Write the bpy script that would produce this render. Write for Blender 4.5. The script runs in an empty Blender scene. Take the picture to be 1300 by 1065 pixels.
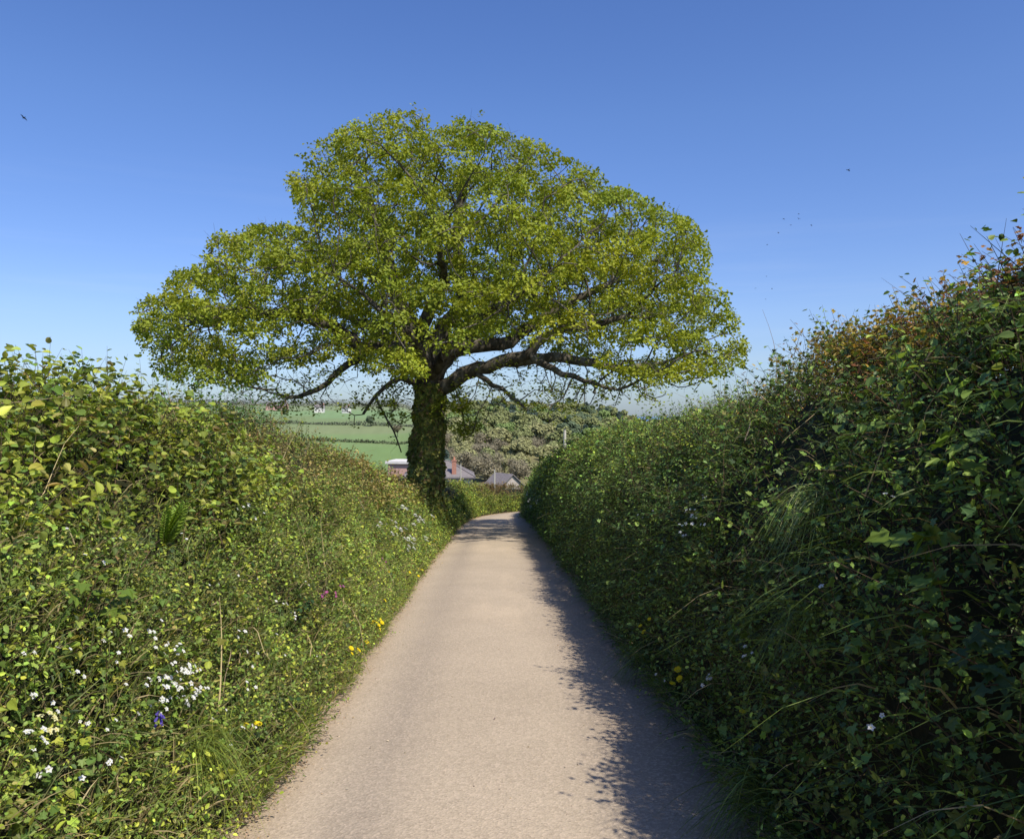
import bpy, math, random
import numpy as np
from mathutils import Vector
from mathutils.bvhtree import BVHTree
from mathutils.kdtree import KDTree

rng = np.random.default_rng(7)
random.seed(7)
scene = bpy.context.scene
C = scene.collection

# ------------------------------------------------------------------ camera
EYE = np.array([0.0, 0.0, 1.55])
FPX, PITCH = 1050.0, math.radians(2.21)
FWD = np.array([0, math.cos(PITCH), math.sin(PITCH)])
UPV = np.array([0, -math.sin(PITCH), math.cos(PITCH)])
cam = bpy.data.objects.new("camera", bpy.data.cameras.new("camera"))
C.objects.link(cam)
cam.location = EYE
cam.rotation_euler = (math.pi / 2 + PITCH, 0, 0)
cam.data.sensor_fit = 'HORIZONTAL'
cam.data.sensor_width = 36.0
cam.data.lens = 36.0 * FPX / 1300.0
cam.data.shift_y = -45.0 / 1300.0
cam.data.clip_start, cam.data.clip_end = 0.05, 60000
scene.camera = cam


def ray(px, py):
    return FWD + np.array([1.0, 0, 0]) * (px - 650) / FPX - UPV * (py - 487.5) / FPX


def at(px, py, Y):
    d = ray(px, py)
    return EYE + d * (Y / d[1])


def project(P):
    q = P - EYE
    z = q @ FWD
    return 650 + FPX * q[:, 0] / z, 487.5 - FPX * (q @ UPV) / z


# ------------------------------------------------------------------ noise
def vnoise(P, freq, seed=0):
    p = np.asarray(P, float) * freq + 1000.0 + seed * 17.3
    i = np.floor(p).astype(np.int64)
    f = p - i
    f = f * f * (3 - 2 * f)

    def h(a, b, c):
        n = (a * 374761393 + b * 668265263 + c * 2147483647 + seed * 144665) & 0xffffffff
        n = ((n ^ (n >> 13)) * 1274126177) & 0xffffffff
        return ((n ^ (n >> 16)) & 0xffff) / 65535.0
    r = 0
    for dx in (0, 1):
        for dy in (0, 1):
            for dz in (0, 1):
                w = (f[:, 0] if dx else 1 - f[:, 0]) * (f[:, 1] if dy else 1 - f[:, 1]) * (f[:, 2] if dz else 1 - f[:, 2])
                r = r + w * h(i[:, 0] + dx, i[:, 1] + dy, i[:, 2] + dz)
    return r


def fbm(P, freq, seed=0):
    return (vnoise(P, freq, seed) + .5 * vnoise(P, freq * 2.1, seed + 1) + .25 * vnoise(P, freq * 4.3, seed + 2)) / 1.75


def norm(v):
    return v / np.maximum(np.linalg.norm(v, axis=-1, keepdims=True), 1e-9)


def rand_unit(n):
    return norm(rng.normal(size=(n, 3)))


def sm(x, a, b):
    t = np.clip((x - a) / (b - a), 0, 1)
    return t * t * (3 - 2 * t)


# ------------------------------------------------------------------ materials
def new_mat(name):
    m = bpy.data.materials.new(name)
    m.use_nodes = True
    nt = m.node_tree
    nt.nodes.clear()
    out = nt.nodes.new("ShaderNodeOutputMaterial")
    return m, nt, out


def leaf_mat(name, transl=0.3, rough=0.5, spec=0.35, warm=(1.25, 1.2, 0.55)):
    m, nt, out = new_mat(name)
    a = nt.nodes.new("ShaderNodeAttribute"); a.attribute_name = "Col"
    p = nt.nodes.new("ShaderNodeBsdfPrincipled")
    p.inputs["Roughness"].default_value = rough
    p.inputs["Specular IOR Level"].default_value = spec
    t = nt.nodes.new("ShaderNodeBsdfTranslucent")
    mul = nt.nodes.new("ShaderNodeMix"); mul.data_type = 'RGBA'; mul.blend_type = 'MULTIPLY'
    mul.inputs[0].default_value = 1.0
    mul.inputs[7].default_value = (*warm, 1)
    mx = nt.nodes.new("ShaderNodeMixShader"); mx.inputs[0].default_value = transl
    L = nt.links
    L.new(a.outputs["Color"], p.inputs["Base Color"])
    L.new(a.outputs["Color"], mul.inputs[6])
    L.new(mul.outputs[2], t.inputs["Color"])
    L.new(p.outputs[0], mx.inputs[1]); L.new(t.outputs[0], mx.inputs[2])
    L.new(mx.outputs[0], out.inputs["Surface"])
    return m


def ramp(nt, stops):
    r = nt.nodes.new("ShaderNodeValToRGB")
    e = r.color_ramp.elements
    while len(e) < len(stops):
        e.new(0.5)
    for k, (p, c) in enumerate(stops):
        e[k].position = p
        e[k].color = (*c, 1)
    return r


def noise_mat(name, stops, scale=5.0, detail=6, rough=0.85, bump=0.3, bump_scale=None, spec=0.25, stretch=None):
    m, nt, out = new_mat(name)
    p = nt.nodes.new("ShaderNodeBsdfPrincipled")
    p.inputs["Roughness"].default_value = rough
    p.inputs["Specular IOR Level"].default_value = spec
    tc = nt.nodes.new("ShaderNodeTexCoord")
    src = tc.outputs["Object"]
    if stretch:
        mp = nt.nodes.new("ShaderNodeMapping"); mp.inputs["Scale"].default_value = stretch
        nt.links.new(src, mp.inputs[0]); src = mp.outputs[0]
    n = nt.nodes.new("ShaderNodeTexNoise"); n.inputs["Scale"].default_value = scale; n.inputs["Detail"].default_value = detail
    n.inputs["Roughness"].default_value = 0.65
    nt.links.new(src, n.inputs["Vector"])
    r = ramp(nt, stops)
    nt.links.new(n.outputs["Fac"], r.inputs[0]); nt.links.new(r.outputs[0], p.inputs["Base Color"])
    if bump:
        n2 = nt.nodes.new("ShaderNodeTexNoise"); n2.inputs["Scale"].default_value = bump_scale or scale * 4; n2.inputs["Detail"].default_value = 5
        nt.links.new(src, n2.inputs["Vector"])
        b = nt.nodes.new("ShaderNodeBump"); b.inputs["Strength"].default_value = bump; b.inputs["Distance"].default_value = 0.03
        nt.links.new(n2.outputs["Fac"], b.inputs["Height"]); nt.links.new(b.outputs[0], p.inputs["Normal"])
    nt.links.new(p.outputs[0], out.inputs["Surface"])
    return m


M_LEAF = leaf_mat("hedge_leaf", 0.28, 0.5, 0.3)
M_OAK = leaf_mat("oak_leaf", 0.32, 0.55, 0.25, (1.2, 1.15, 0.4))
M_GRASS = leaf_mat("grass_blade", 0.3, 0.5, 0.3)
M_PETAL = leaf_mat("petal", 0.3, 0.6, 0.1, (1, 1, 1))
M_FAR = leaf_mat("distant_leaf", 0.15, 0.9, 0.05, (1, 1, .8))
M_TWIG = leaf_mat("twig", 0.0, 0.8, 0.15)
M_BARK = noise_mat("bark", [(.3, (.030, .023, .016)), (.5, (.105, .09, .068)), (.62, (.20, .18, .145)), (.75, (.11, .12, .06))], 3.0, 8, .9, .9, 9, .15, (1, 1, .35))
M_SOIL = noise_mat("bank_soil", [(.3, (.010, .012, .006)), (.55, (.022, .026, .010)), (.75, (.04, .034, .018))], 6, 6, .95, .5)
M_BIRD = noise_mat("bird_feather", [(.3, (.012, .013, .018)), (.7, (.03, .03, .036))], 8, 3, .7, 0)


# ------------------------------------------------------------------ mesh building
def build_mesh(name, V, faces, col=None, mat=None, smooth=False):
    """V (n,3); faces: list of (m,k) int arrays"""
    me = bpy.data.meshes.new(name)
    V = np.asarray(V, np.float32)
    me.vertices.add(len(V))
    me.vertices.foreach_set("co", V.ravel())
    loops = np.concatenate([f.ravel() for f in faces]).astype(np.int32)
    sizes = np.concatenate([np.full(len(f), f.shape[1], np.int32) for f in faces])
    starts = np.concatenate([[0], np.cumsum(sizes)[:-1]]).astype(np.int32)
    me.loops.add(len(loops)); me.loops.foreach_set("vertex_index", loops)
    me.polygons.add(len(sizes)); me.polygons.foreach_set("loop_start", starts)
    try:
        me.polygons.foreach_set("loop_total", sizes)
    except Exception:
        pass
    me.polygons.foreach_set("use_smooth", np.full(len(sizes), bool(smooth)))
    if col is not None:
        a = me.color_attributes.new("Col", 'FLOAT_COLOR', 'POINT')
        c4 = np.ones((len(V), 4), np.float32)
        c4[:, :3] = np.clip(col, 0, 1)
        a.data.foreach_set("color", c4.ravel())
    me.update(calc_edges=True)
    me.validate()
    if mat:
        me.materials.append(mat)
    return me


class Geo:
    """collects vertex/face/colour arrays for one mesh"""
    def __init__(s):
        s.V, s.F, s.Cc, s.n = [], [], [], 0

    def add(s, V, faces, col):
        V = np.asarray(V, float).reshape(-1, 3)
        s.V.append(V)
        for f in faces:
            s.F.append(np.asarray(f) + s.n)
        col = np.asarray(col, float)
        s.Cc.append(np.broadcast_to(col, (len(V), 3)) if col.ndim == 1 else col)
        s.n += len(V)

    def mesh(s, name, mat, smooth=False):
        by = {}
        for f in s.F:
            by.setdefault(f.shape[1], []).append(f)
        return build_mesh(name, np.concatenate(s.V), [np.concatenate(v) for v in by.values()], np.concatenate(s.Cc), mat, smooth)


def half_leaf(side, tip_z=-.12):
    k = len(side)
    v = [(0, 0, 0)] + [(a, -b, z) for a, b, z in side] + [(1, 0, tip_z)] + [(a, b, z) for a, b, z in reversed(side)]
    f1 = list(range(0, k + 2))
    f2 = [0] + list(range(k + 1, 2 * k + 2))
    return np.array(v, float), np.array([f1, f2])


T_OVAL = half_leaf([(.3, .3, .08), (.7, .25, .03)])
T_ROUND = half_leaf([(.06, .26, .04), (.36, .41, .10), (.66, .33, .06), (.86, .13, -.04)], -.16)
T_LOBE = half_leaf([(-.1, .28, .03), (.12, .56, .05), (.3, .3, .04), (.62, .46, .02), (.68, .17, .02)])
T_OAK = half_leaf([(.35, .2, .05), (.72, .34, .02)])
T_LONG = half_leaf([(.3, .13, .04), (.7, .12, -.04)], -.25)


def leaves(geo, tmpl, P, Nrm, Tan, size, col, jcol=0.0):
    n = len(P)
    if n == 0:
        return
    tv, tf = tmpl
    N_ = norm(Nrm)
    T_ = norm(Tan - (Tan * N_).sum(1, keepdims=True) * N_)
    B_ = np.cross(N_, T_)
    s = np.broadcast_to(np.asarray(size, float), (n,))[:, None, None]
    V = P[:, None, :] + s * (tv[None, :, 0:1] * T_[:, None, :] + tv[None, :, 1:2] * B_[:, None, :] + tv[None, :, 2:3] * N_[:, None, :])
    k = len(tv)
    F = (np.arange(n) * k)[:, None, None] + tf[None]
    col = np.asarray(col, float)
    col = np.broadcast_to(col, (n, 3)) if col.ndim == 1 else col
    if jcol:
        col = col * (1 + jcol * rng.normal(size=(n, 1))) * (1 + .3 * jcol * rng.normal(size=(n, 3)))
    geo.add(V.reshape(-1, 3), [F.reshape(-1, tf.shape[1])], np.repeat(np.clip(col, .004, 1), k, 0))


def blades(geo, P, D, L, W, droop, col, side=None, levels=4):
    """grass blades: strips bending down"""
    n = len(P)
    D = norm(D)
    if side is None:
        side = np.cross(D, rand_unit(n))
    side = norm(side)
    t = np.linspace(0, 1, levels)
    L = np.broadcast_to(L, (n,)); W = np.broadcast_to(W, (n,)); droop = np.broadcast_to(droop, (n,))
    hz = D * np.array([1, 1, 0])
    V = np.zeros((n, levels, 2, 3))
    for k, tt in enumerate(t):
        c = P + L[:, None] * (tt * D + droop[:, None] * tt * tt * (np.array([0, 0, -1.0]) * .8 + hz * .35))
        w = (W * (1 - tt ** 1.6) + W * .06)[:, None]
        V[:, k, 0] = c - side * w * .5
        V[:, k, 1] = c + side * w * .5
    idx = (np.arange(n) * levels * 2)[:, None]
    F = [np.concatenate([idx + 2 * k, idx + 2 * k + 1, idx + 2 * k + 3, idx + 2 * k + 2], 1) for k in range(levels - 1)]
    c = np.asarray(col, float)
    c = np.broadcast_to(c, (n, 3)) if c.ndim == 1 else c
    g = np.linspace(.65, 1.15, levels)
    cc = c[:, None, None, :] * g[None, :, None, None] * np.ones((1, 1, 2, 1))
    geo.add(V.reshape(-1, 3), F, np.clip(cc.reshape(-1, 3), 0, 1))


def strands(geo, P, D, L, R, bend, col, levels=4, sides=3):
    """thin tapering twigs, curved at random"""
    n = len(P)
    D = norm(D)
    a = norm(np.cross(D, rand_unit(n))); b = np.cross(D, a)
    L = np.broadcast_to(L, (n,)); R = np.broadcast_to(R, (n,)); bend = np.broadcast_to(bend, (n,))
    w1 = rng.uniform(-1, 1, (n, 1)); w2 = rng.uniform(-1, 1, (n, 1))
    V = np.zeros((n, levels, sides, 3))
    for k, tt in enumerate(np.linspace(0, 1, levels)):
        c = P + L[:, None] * (tt * D + bend[:, None] * (tt * tt * a * w1 + math.sin(tt * 5) * .3 * b * w2))
        r = (R * (1 - .75 * tt))[:, None]
        for s_ in range(sides):
            an = 2 * math.pi * s_ / sides
            V[:, k, s_] = c + r * (math.cos(an) * a + math.sin(an) * b)
    idx = (np.arange(n) * levels * sides)[:, None]
    F = []
    for k in range(levels - 1):
        for s_ in range(sides):
            s2 = (s_ + 1) % sides
            F.append(np.concatenate([idx + k * sides + s_, idx + k * sides + s2, idx + (k + 1) * sides + s2, idx + (k + 1) * sides + s_], 1))
    c = np.asarray(col, float)
    c = np.broadcast_to(c, (n, 3)) if c.ndim == 1 else c
    geo.add(V.reshape(-1, 3), F, np.repeat(c, levels * sides, 0))
    return P + L[:, None] * (D + bend[:, None] * a * w1)


def tube(geo, pts, radii, col=(.1, .08, .06), sides=6, cap=True):
    pts = np.asarray(pts, float); radii = np.asarray(radii, float)
    m = len(pts)
    if m < 2:
        return
    tan = norm(np.gradient(pts, axis=0))
    ref = np.array([0.3, 0.9, 0.2]) if abs(tan[0] @ np.array([.3, .9, .2])) < .9 else np.array([1., 0, 0])
    a = np.zeros((m, 3)); a[0] = norm(ref - (ref @ tan[0]) * tan[0])
    for k in range(1, m):
        q = a[k - 1] - (a[k - 1] @ tan[k]) * tan[k]
        a[k] = q / max(np.linalg.norm(q), 1e-6)
    b = np.cross(tan, a)
    an = np.arange(sides) * 2 * math.pi / sides
    V = pts[:, None] + radii[:, None, None] * (np.cos(an)[None, :, None] * a[:, None] + np.sin(an)[None, :, None] * b[:, None])
    V = V.reshape(-1, 3)
    i = np.arange(m - 1)[:, None] * sides + np.arange(sides)[None]
    j = np.arange(m - 1)[:, None] * sides + (np.arange(sides)[None] + 1) % sides
    F = np.stack([i, j, j + sides, i + sides], -1).reshape(-1, 4)
    fs = [F]
    if cap:
        fs.append(np.arange(sides)[None, ::-1]); fs.append((np.arange(sides) + (m - 1) * sides)[None])
    geo.add(V, fs, np.array(col, float))


def box(geo, lo, hi, col=(.5, .5, .5)):
    x0, y0, z0 = lo; x1, y1, z1 = hi
    V = [(x0, y0, z0), (x1, y0, z0), (x1, y1, z0), (x0, y1, z0), (x0, y0, z1), (x1, y0, z1), (x1, y1, z1), (x0, y1, z1)]
    F = np.array([(0, 3, 2, 1), (4, 5, 6, 7), (0, 1, 5, 4), (1, 2, 6, 5), (2, 3, 7, 6), (3, 0, 4, 7)])
    geo.add(V, [F], np.array(col, float))


# ------------------------------------------------------------------ scene tree
def link(name, me, parent=None):
    o = bpy.data.objects.new(name, me)
    C.objects.link(o)
    if parent is not None:
        o.parent = parent
    return o


def tag(o, label=None, cat=None, group=None, kind=None):
    if label: o["label"] = label
    if cat: o["category"] = cat
    if group: o["group"] = group
    if kind: o["kind"] = kind
    return o


def thing(name, label, cat, loc=(0, 0, 0), rz=0, group=None):
    o = bpy.data.objects.new(name, None)
    C.objects.link(o)
    o.empty_display_size = .2
    o.location = [float(v) for v in loc]
    o.rotation_euler = (0, 0, rz)
    return tag(o, label, cat, group)


def dup(root, loc, rz=0, scale=None, label=None, group=None):
    r = root.copy(); C.objects.link(r)
    r.location = [float(v) for v in loc]; r.rotation_euler = (0, 0, rz)
    if scale is not None:
        r.scale = (scale,) * 3 if np.isscalar(scale) else scale
    if label: r["label"] = label
    if group: r["group"] = group
    for ch in list(root.children):
        c = ch.copy(); C.objects.link(c); c.parent = r
        for g in list(ch.children):
            d = g.copy(); C.objects.link(d); d.parent = c
    return r


# ------------------------------------------------------------------ lane geometry
def interp_path(pts, step):
    """Catmull-Rom through pts, resampled about every step metres"""
    p = np.array(pts, float)
    q = np.vstack([2 * p[0] - p[1], p, 2 * p[-1] - p[-2]])
    out = []
    for k in range(1, len(q) - 2):
        for t in np.linspace(0, 1, 24, endpoint=False):
            a, b, c, d = q[k - 1], q[k], q[k + 1], q[k + 2]
            out.append(.5 * ((2 * b) + (c - a) * t + (2 * a - 5 * b + 4 * c - d) * t * t + (3 * b - a - 3 * c + d) * t ** 3))
    out = np.array(out + [p[-1]])
    s = np.concatenate([[0], np.cumsum(np.linalg.norm(np.diff(out, axis=0), axis=1))])
    n = max(2, int(s[-1] / step))
    ss = np.linspace(0, s[-1], n)
    return np.stack([np.interp(ss, s, out[:, k]) for k in range(2)], 1), ss


def roadz(y):
    return np.interp(y, [-30, 0, 58, 110, 150, 190], [2.5, 0, -4.85, -9.4, -13, -14])


LEFT = [(-1.24, -7), (-1.24, 0), (-1.25, 4.5), (-1.33, 7.4), (-1.50, 11.5), (-1.66, 15.8), (-1.92, 25.8), (-2.05, 31), (-2.0, 36.5)]
FARL = [(-2.0, 36.5), (-1.85, 40), (-1.35, 44.5), (.2, 50.5), (3, 56), (8, 61), (16, 66)]
RIGHT = [(1.17, -7), (1.17, 0), (1.15, 4.5), (1.10, 7.4), (1.08, 11.5), (1.05, 16), (1.0, 26), (.8, 36), (.62, 43.5), (1.1, 47.5), (3.2, 51.5), (7.5, 56), (16, 61)]


class Hedge:
    def __init__(s, path, sgn, profile, hy, hh, step=.25, lump=.2, seed=0):
        s.pts, s.s = interp_path(path, step)
        s.len = s.s[-1]
        t = np.gradient(s.pts, axis=0); t /= np.linalg.norm(t, axis=1, keepdims=True)
        s.nrm = np.stack([t[:, 1], -t[:, 0]], 1) * sgn     # +1: right of travel
        s.prof = np.array(profile, float)
        pr = s.prof * np.array([1, 2.6])
        pl = np.concatenate([[0], np.cumsum(np.linalg.norm(np.diff(pr, axis=0), axis=1))])
        s.plen = pl[-1]; s.pv = pl / pl[-1]
        s.hy, s.hh = hy, hh
        s.lump, s.seed = lump, seed

    def raw(s, u, v):
        x = np.interp(u, s.s, s.pts[:, 0]); y = np.interp(u, s.s, s.pts[:, 1])
        nx = np.interp(u, s.s, s.nrm[:, 0]); ny = np.interp(u, s.s, s.nrm[:, 1])
        H = np.interp(y, s.hy, s.hh)
        d = np.interp(v, s.pv, s.prof[:, 0]); h = np.interp(v, s.pv, s.prof[:, 1])
        return np.stack([x + nx * d, y + ny * d, roadz(y) + H * h], 1)

    def surf(s, u, v, off=0.0):
        e = .04
        P = s.raw(u, v)
        du = s.raw(u + .1, v) - s.raw(u - .1, v)
        dv = s.raw(u, np.minimum(v + e, 1)) - s.raw(u, np.maximum(v - e, 0))
        N = norm(np.cross(du, dv))
        out = s.raw(u, np.full_like(v, .3)) - s.raw(u, np.full_like(v, .75))
        flip = np.sign((N * np.stack([out[:, 0], out[:, 1], np.full(len(P), 2.0)], 1)).sum(1, keepdims=True))
        back = (v > .8)[:, None]
        N = np.where(back, np.sign((N * (np.stack([-out[:, 0], -out[:, 1], np.full(len(P), 1.0)], 1))).sum(1, keepdims=True)) * N, flip * N)
        k = s.lump * ((fbm(P, .8, s.seed) - .5) * 2.2 + (vnoise(P, 2.6, s.seed + 5) - .5) * .8)
        k = k * sm(v, .02, .2)
        return P + N * (k + off)[:, None] if np.ndim(off) else P + N * (k + off)[:, None], N

    def core(s, off, nv=26):
        nu = len(s.s)
        uu, vv = np.meshgrid(s.s, np.linspace(0, 1, nv), indexing='ij')
        P, N = s.surf(uu.ravel(), vv.ravel(), np.full(nu * nv, off))
        i = (np.arange(nu - 1)[:, None] * nv + np.arange(nv - 1)[None]).ravel()
        F = np.stack([i, i + 1, i + nv + 1, i + nv], 1)
        return P, F

    def sample(s, n, vlo, vhi, wfun=None, umin=None, umax=None):
        """random (u,v); wfun(y) relative density along the lane"""
        us = np.linspace(umin if umin is not None else 0, umax if umax is not None else s.len, 400)
        ys = np.interp(us, s.s, s.pts[:, 1])
        w = np.ones(400) if wfun is None else wfun(ys)
        cdf = np.cumsum(w); cdf = cdf / cdf[-1]
        u = np.interp(rng.random(n), cdf, us)
        v = rng.uniform(vlo, vhi, n)
        return u, v, np.interp(u, s.s, s.pts[:, 1])


PROF_L = [(0, 0), (.12, .10), (.38, .30), (.72, .55), (1.1, .78), (1.5, .93), (1.95, 1.0), (2.5, .95), (2.9, .7), (3.2, .2)]
PROF_R = [(-.02, 0), (.06, .18), (.18, .42), (.36, .66), (.62, .85), (.95, .96), (1.35, 1.0), (2.1, .96), (2.6, .7), (2.9, .2)]
PROF_F = [(0, 0), (.12, .2), (.35, .55), (.7, .85), (1.1, 1.0), (1.7, .95), (2.1, .6), (2.3, .1)]
HL = Hedge(LEFT, -1, PROF_L, [-7, 5, 10, 17, 25, 29, 37], [2.2, 2.10, 2.17, 1.97, 1.5, 1.5, 1.45], .2, .27, 1)
HR = Hedge(RIGHT, 1, PROF_R, [-7, 3, 5, 7, 9, 13, 17, 30, 36, 43, 50, 61], [2.48, 2.44, 2.36, 2.28, 2.28, 2.38, 2.55, 2.6, 2.55, 2.15, 1.8, 1.7], .2, .2, 2)
HF = Hedge(FARL, -1, PROF_F, [36, 40, 48, 60, 66], [1.55, 1.6, 1.45, 1.4, 1.4], .25, .12, 3)


def far_scale(y):
    return np.clip(np.maximum(y, 1) / 10.0, 1.0, 2.3)


def wdens(y):
    return np.where(y < 0.5, .25, 1.0) / far_scale(y) ** 1.7


def pick(n, table):
    """table: list of (weight, colour) -> (n,3) colours"""
    w = np.array([t[0] for t in table], float); w /= w.sum()
    return np.array([t[1] for t in table])[rng.choice(len(table), n, p=w)]


def shoots(hedge, gl, gt, n, vlo, vhi, tmpl, size, cols, k=9, length=.3, outward=.5, off=(-.22, .06), wf=wdens, jc=.22,
           up=.7, mask=None, twigcol=(.07, .05, .03), tint=None, umin=None, umax=None, uptilt=.6, gain=1.0, nout=.5):
    n = int(n * 1.6)
    u, v, y = hedge.sample(n, vlo, vhi, wf, umin, umax)
    P, N = hedge.surf(u, v, rng.uniform(off[0], off[1], n))
    hole = rng.random(n) < np.where(v < .3, .6, .20) + 1.2 * sm(vnoise(P, 2.6, 17), .32, .60)
    if mask is not None or not hole.all():
        keep = hole & (mask(P, y, v) if mask is not None else True)
        P, N, y, v = P[keep], N[keep], y[keep], v[keep]
        n = len(P)
        if n == 0:
            return
    f = far_scale(y)
    D = norm(N * outward + np.array([0, 0, up]) + .75 * rng.normal(size=(n, 3)))
    L = length * rng.uniform(.5, 1.35, n) * np.sqrt(f)
    strands(gt, P, D, L, .0028 * f, .02, np.array(twigcol) * rng.uniform(.6, 1.6, (n, 1)), 3, 3)
    base = pick(n, cols)
    if tint is not None:
        base = tint(P, y, v, base)
    base = base * (.55 + .5 * vnoise(P, 2.2, 9) + .42 * vnoise(P, .7, 19))[:, None] * gain
    for j in range(k):
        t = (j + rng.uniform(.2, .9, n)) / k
        c = P + D * (L * t)[:, None] + rng.normal(size=(n, 3)) * (.014 * f)[:, None]
        tang = norm(rand_unit(n) + .5 * D + N * .35)
        nn = norm(N * nout + np.array([0, 0, uptilt]) + .55 * rng.normal(size=(n, 3)))
        sz = size * rng.uniform(.55, 1.3, n) * f
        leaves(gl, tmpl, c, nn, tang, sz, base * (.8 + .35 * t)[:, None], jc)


# ------------------------------------------------------------------ world and sun
SUN_EL, SUN_AZ = math.radians(52.5), math.radians(142.5)     # azimuth clockwise from +Y
world = bpy.data.worlds.new("World")
scene.world = world
world.use_nodes = True
nt = world.node_tree
bg = nt.nodes["Background"]
sky = nt.nodes.new("ShaderNodeTexSky")
sky.sky_type = 'NISHITA'
sky.sun_disc = False
sky.sun_elevation, sky.sun_rotation = SUN_EL, SUN_AZ
sky.altitude = 60
sky.air_density, sky.dust_density, sky.ozone_density = 1.0, 0.6, 2.2
hs = nt.nodes.new("ShaderNodeHueSaturation")
hs.inputs["Saturation"].default_value = 1.24
hs.inputs["Hue"].default_value = 0.515
nt.links.new(sky.outputs[0], hs.inputs["Color"])
tcw = nt.nodes.new("ShaderNodeTexCoord"); spw = nt.nodes.new("ShaderNodeSeparateXYZ")
nt.links.new(tcw.outputs["Generated"], spw.inputs[0])
hz = nt.nodes.new("ShaderNodeValToRGB"); e_ = hz.color_ramp.elements       # grades the sky: dimmer and bluer low down, brighter higher up
e_[0].position, e_[0].color = 0.0, (.50, .60, .93, 1)
e_[1].position, e_[1].color = 0.34, (1.08, 1.08, 1.10, 1)
e2_ = e_.new(.12); e2_.color = (.86, .89, 1.05, 1)
nt.links.new(spw.outputs[2], hz.inputs[0])
mw = nt.nodes.new("ShaderNodeMix"); mw.data_type = 'RGBA'; mw.blend_type = 'MULTIPLY'; mw.inputs[0].default_value = 1.0
nt.links.new(hs.outputs[0], mw.inputs[6]); nt.links.new(hz.outputs[0], mw.inputs[7])
mp_ = nt.nodes.new("ShaderNodeMapping"); mp_.inputs["Scale"].default_value = (1.6, 1.6, 26)
nt.links.new(tcw.outputs["Generated"], mp_.inputs[0])
nz_ = nt.nodes.new("ShaderNodeTexNoise"); nz_.inputs["Scale"].default_value = 1.7; nz_.inputs["Detail"].default_value = 5
nt.links.new(mp_.outputs[0], nz_.inputs["Vector"])
mr_ = nt.nodes.new("ShaderNodeMapRange"); nt.links.new(nz_.outputs["Fac"], mr_.inputs[0])
for q_, v_ in enumerate((.52, .80, 0, .13)): mr_.inputs[q_ + 1].default_value = v_
fd_ = nt.nodes.new("ShaderNodeMapRange"); nt.links.new(spw.outputs[2], fd_.inputs[0])
for q_, v_ in enumerate((.06, .30, 1, 0)): fd_.inputs[q_ + 1].default_value = v_
mu_ = nt.nodes.new("ShaderNodeMath"); mu_.operation = 'MULTIPLY'
nt.links.new(mr_.outputs[0], mu_.inputs[0]); nt.links.new(fd_.outputs[0], mu_.inputs[1])
mc_ = nt.nodes.new("ShaderNodeMix"); mc_.data_type = 'RGBA'; mc_.inputs[7].default_value = (5.6, 6.1, 6.6, 1)
nt.links.new(mu_.outputs[0], mc_.inputs[0]); nt.links.new(mw.outputs[2], mc_.inputs[6])
nt.links.new(mc_.outputs[2], bg.inputs["Color"])
bg.inputs["Strength"].default_value = 0.15
sun = bpy.data.objects.new("sun", bpy.data.lights.new("sun", 'SUN'))
C.objects.link(sun)
sd = Vector((math.sin(SUN_AZ) * math.cos(SUN_EL), math.cos(SUN_AZ) * math.cos(SUN_EL), math.sin(SUN_EL)))
sun.rotation_euler = sd.to_track_quat('Z', 'Y').to_euler()
sun.location = (30, -30, 60)
sun.data.energy = 5.0
sun.data.angle = math.radians(0.53)
sun.data.color = (1.0, 0.93, 0.82)
scene.view_settings.view_transform = 'Standard'
scene.view_settings.look = 'None'
scene.view_settings.exposure = 0
scene.view_settings.gamma = 1
scene.cycles.max_bounces = 6
scene.cycles.transparent_max_bounces = 4
scene.cycles.use_denoising = True

# ------------------------------------------------------------------ ground, hills, sea


def terrain_z(x, y):
    x = np.asarray(x, float); y = np.asarray(y, float)
    a = x / np.maximum(y, 5)
    near = roadz(y)
    lh = np.interp(y, [0, 190, 350, 560, 720, 900, 1100, 1800, 3000], [-14, -18, -17, -5, 6, 15, 18, 5, -60])
    rt = np.interp(a, [-.12, -.05, 0.0, .03, .075, .12, .15, .2], [-2, -1, 1.5, -1.2, 0, -3.5, -8, -16])
    rh = np.interp(y, [0, 170, 400, 480, 700, 1200, 3000], [-13.5, -13.5, 0, 0, -14, -40, -65])
    rh = np.where(y > 170, -13.5 + (rh + 13.5) * (rt + 13.5) / 13.5, rh)
    w = sm(a, -.135, -.075)
    far = lh * (1 - w) + rh * w
    t = sm(y, 120, 200)
    z = near * (1 - t) + far * t
    z = z + 1.0 * (fbm(np.stack([x.ravel(), y.ravel(), np.zeros(x.size)], 1), .012, 4).reshape(x.shape) - .5) * sm(y, 90, 300) * 2.5
    # fields beside the lane stand on the banks, a little above the road
    lane = np.minimum(np.abs(x + .4 + np.interp(y, [0, 44, 50, 61], [0, .2, -1.2, -8])), 12)
    z = z + np.where(y < 75, (sm(lane, 2.2, 4.5) * .7 - .10), -.10)
    return z


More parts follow.
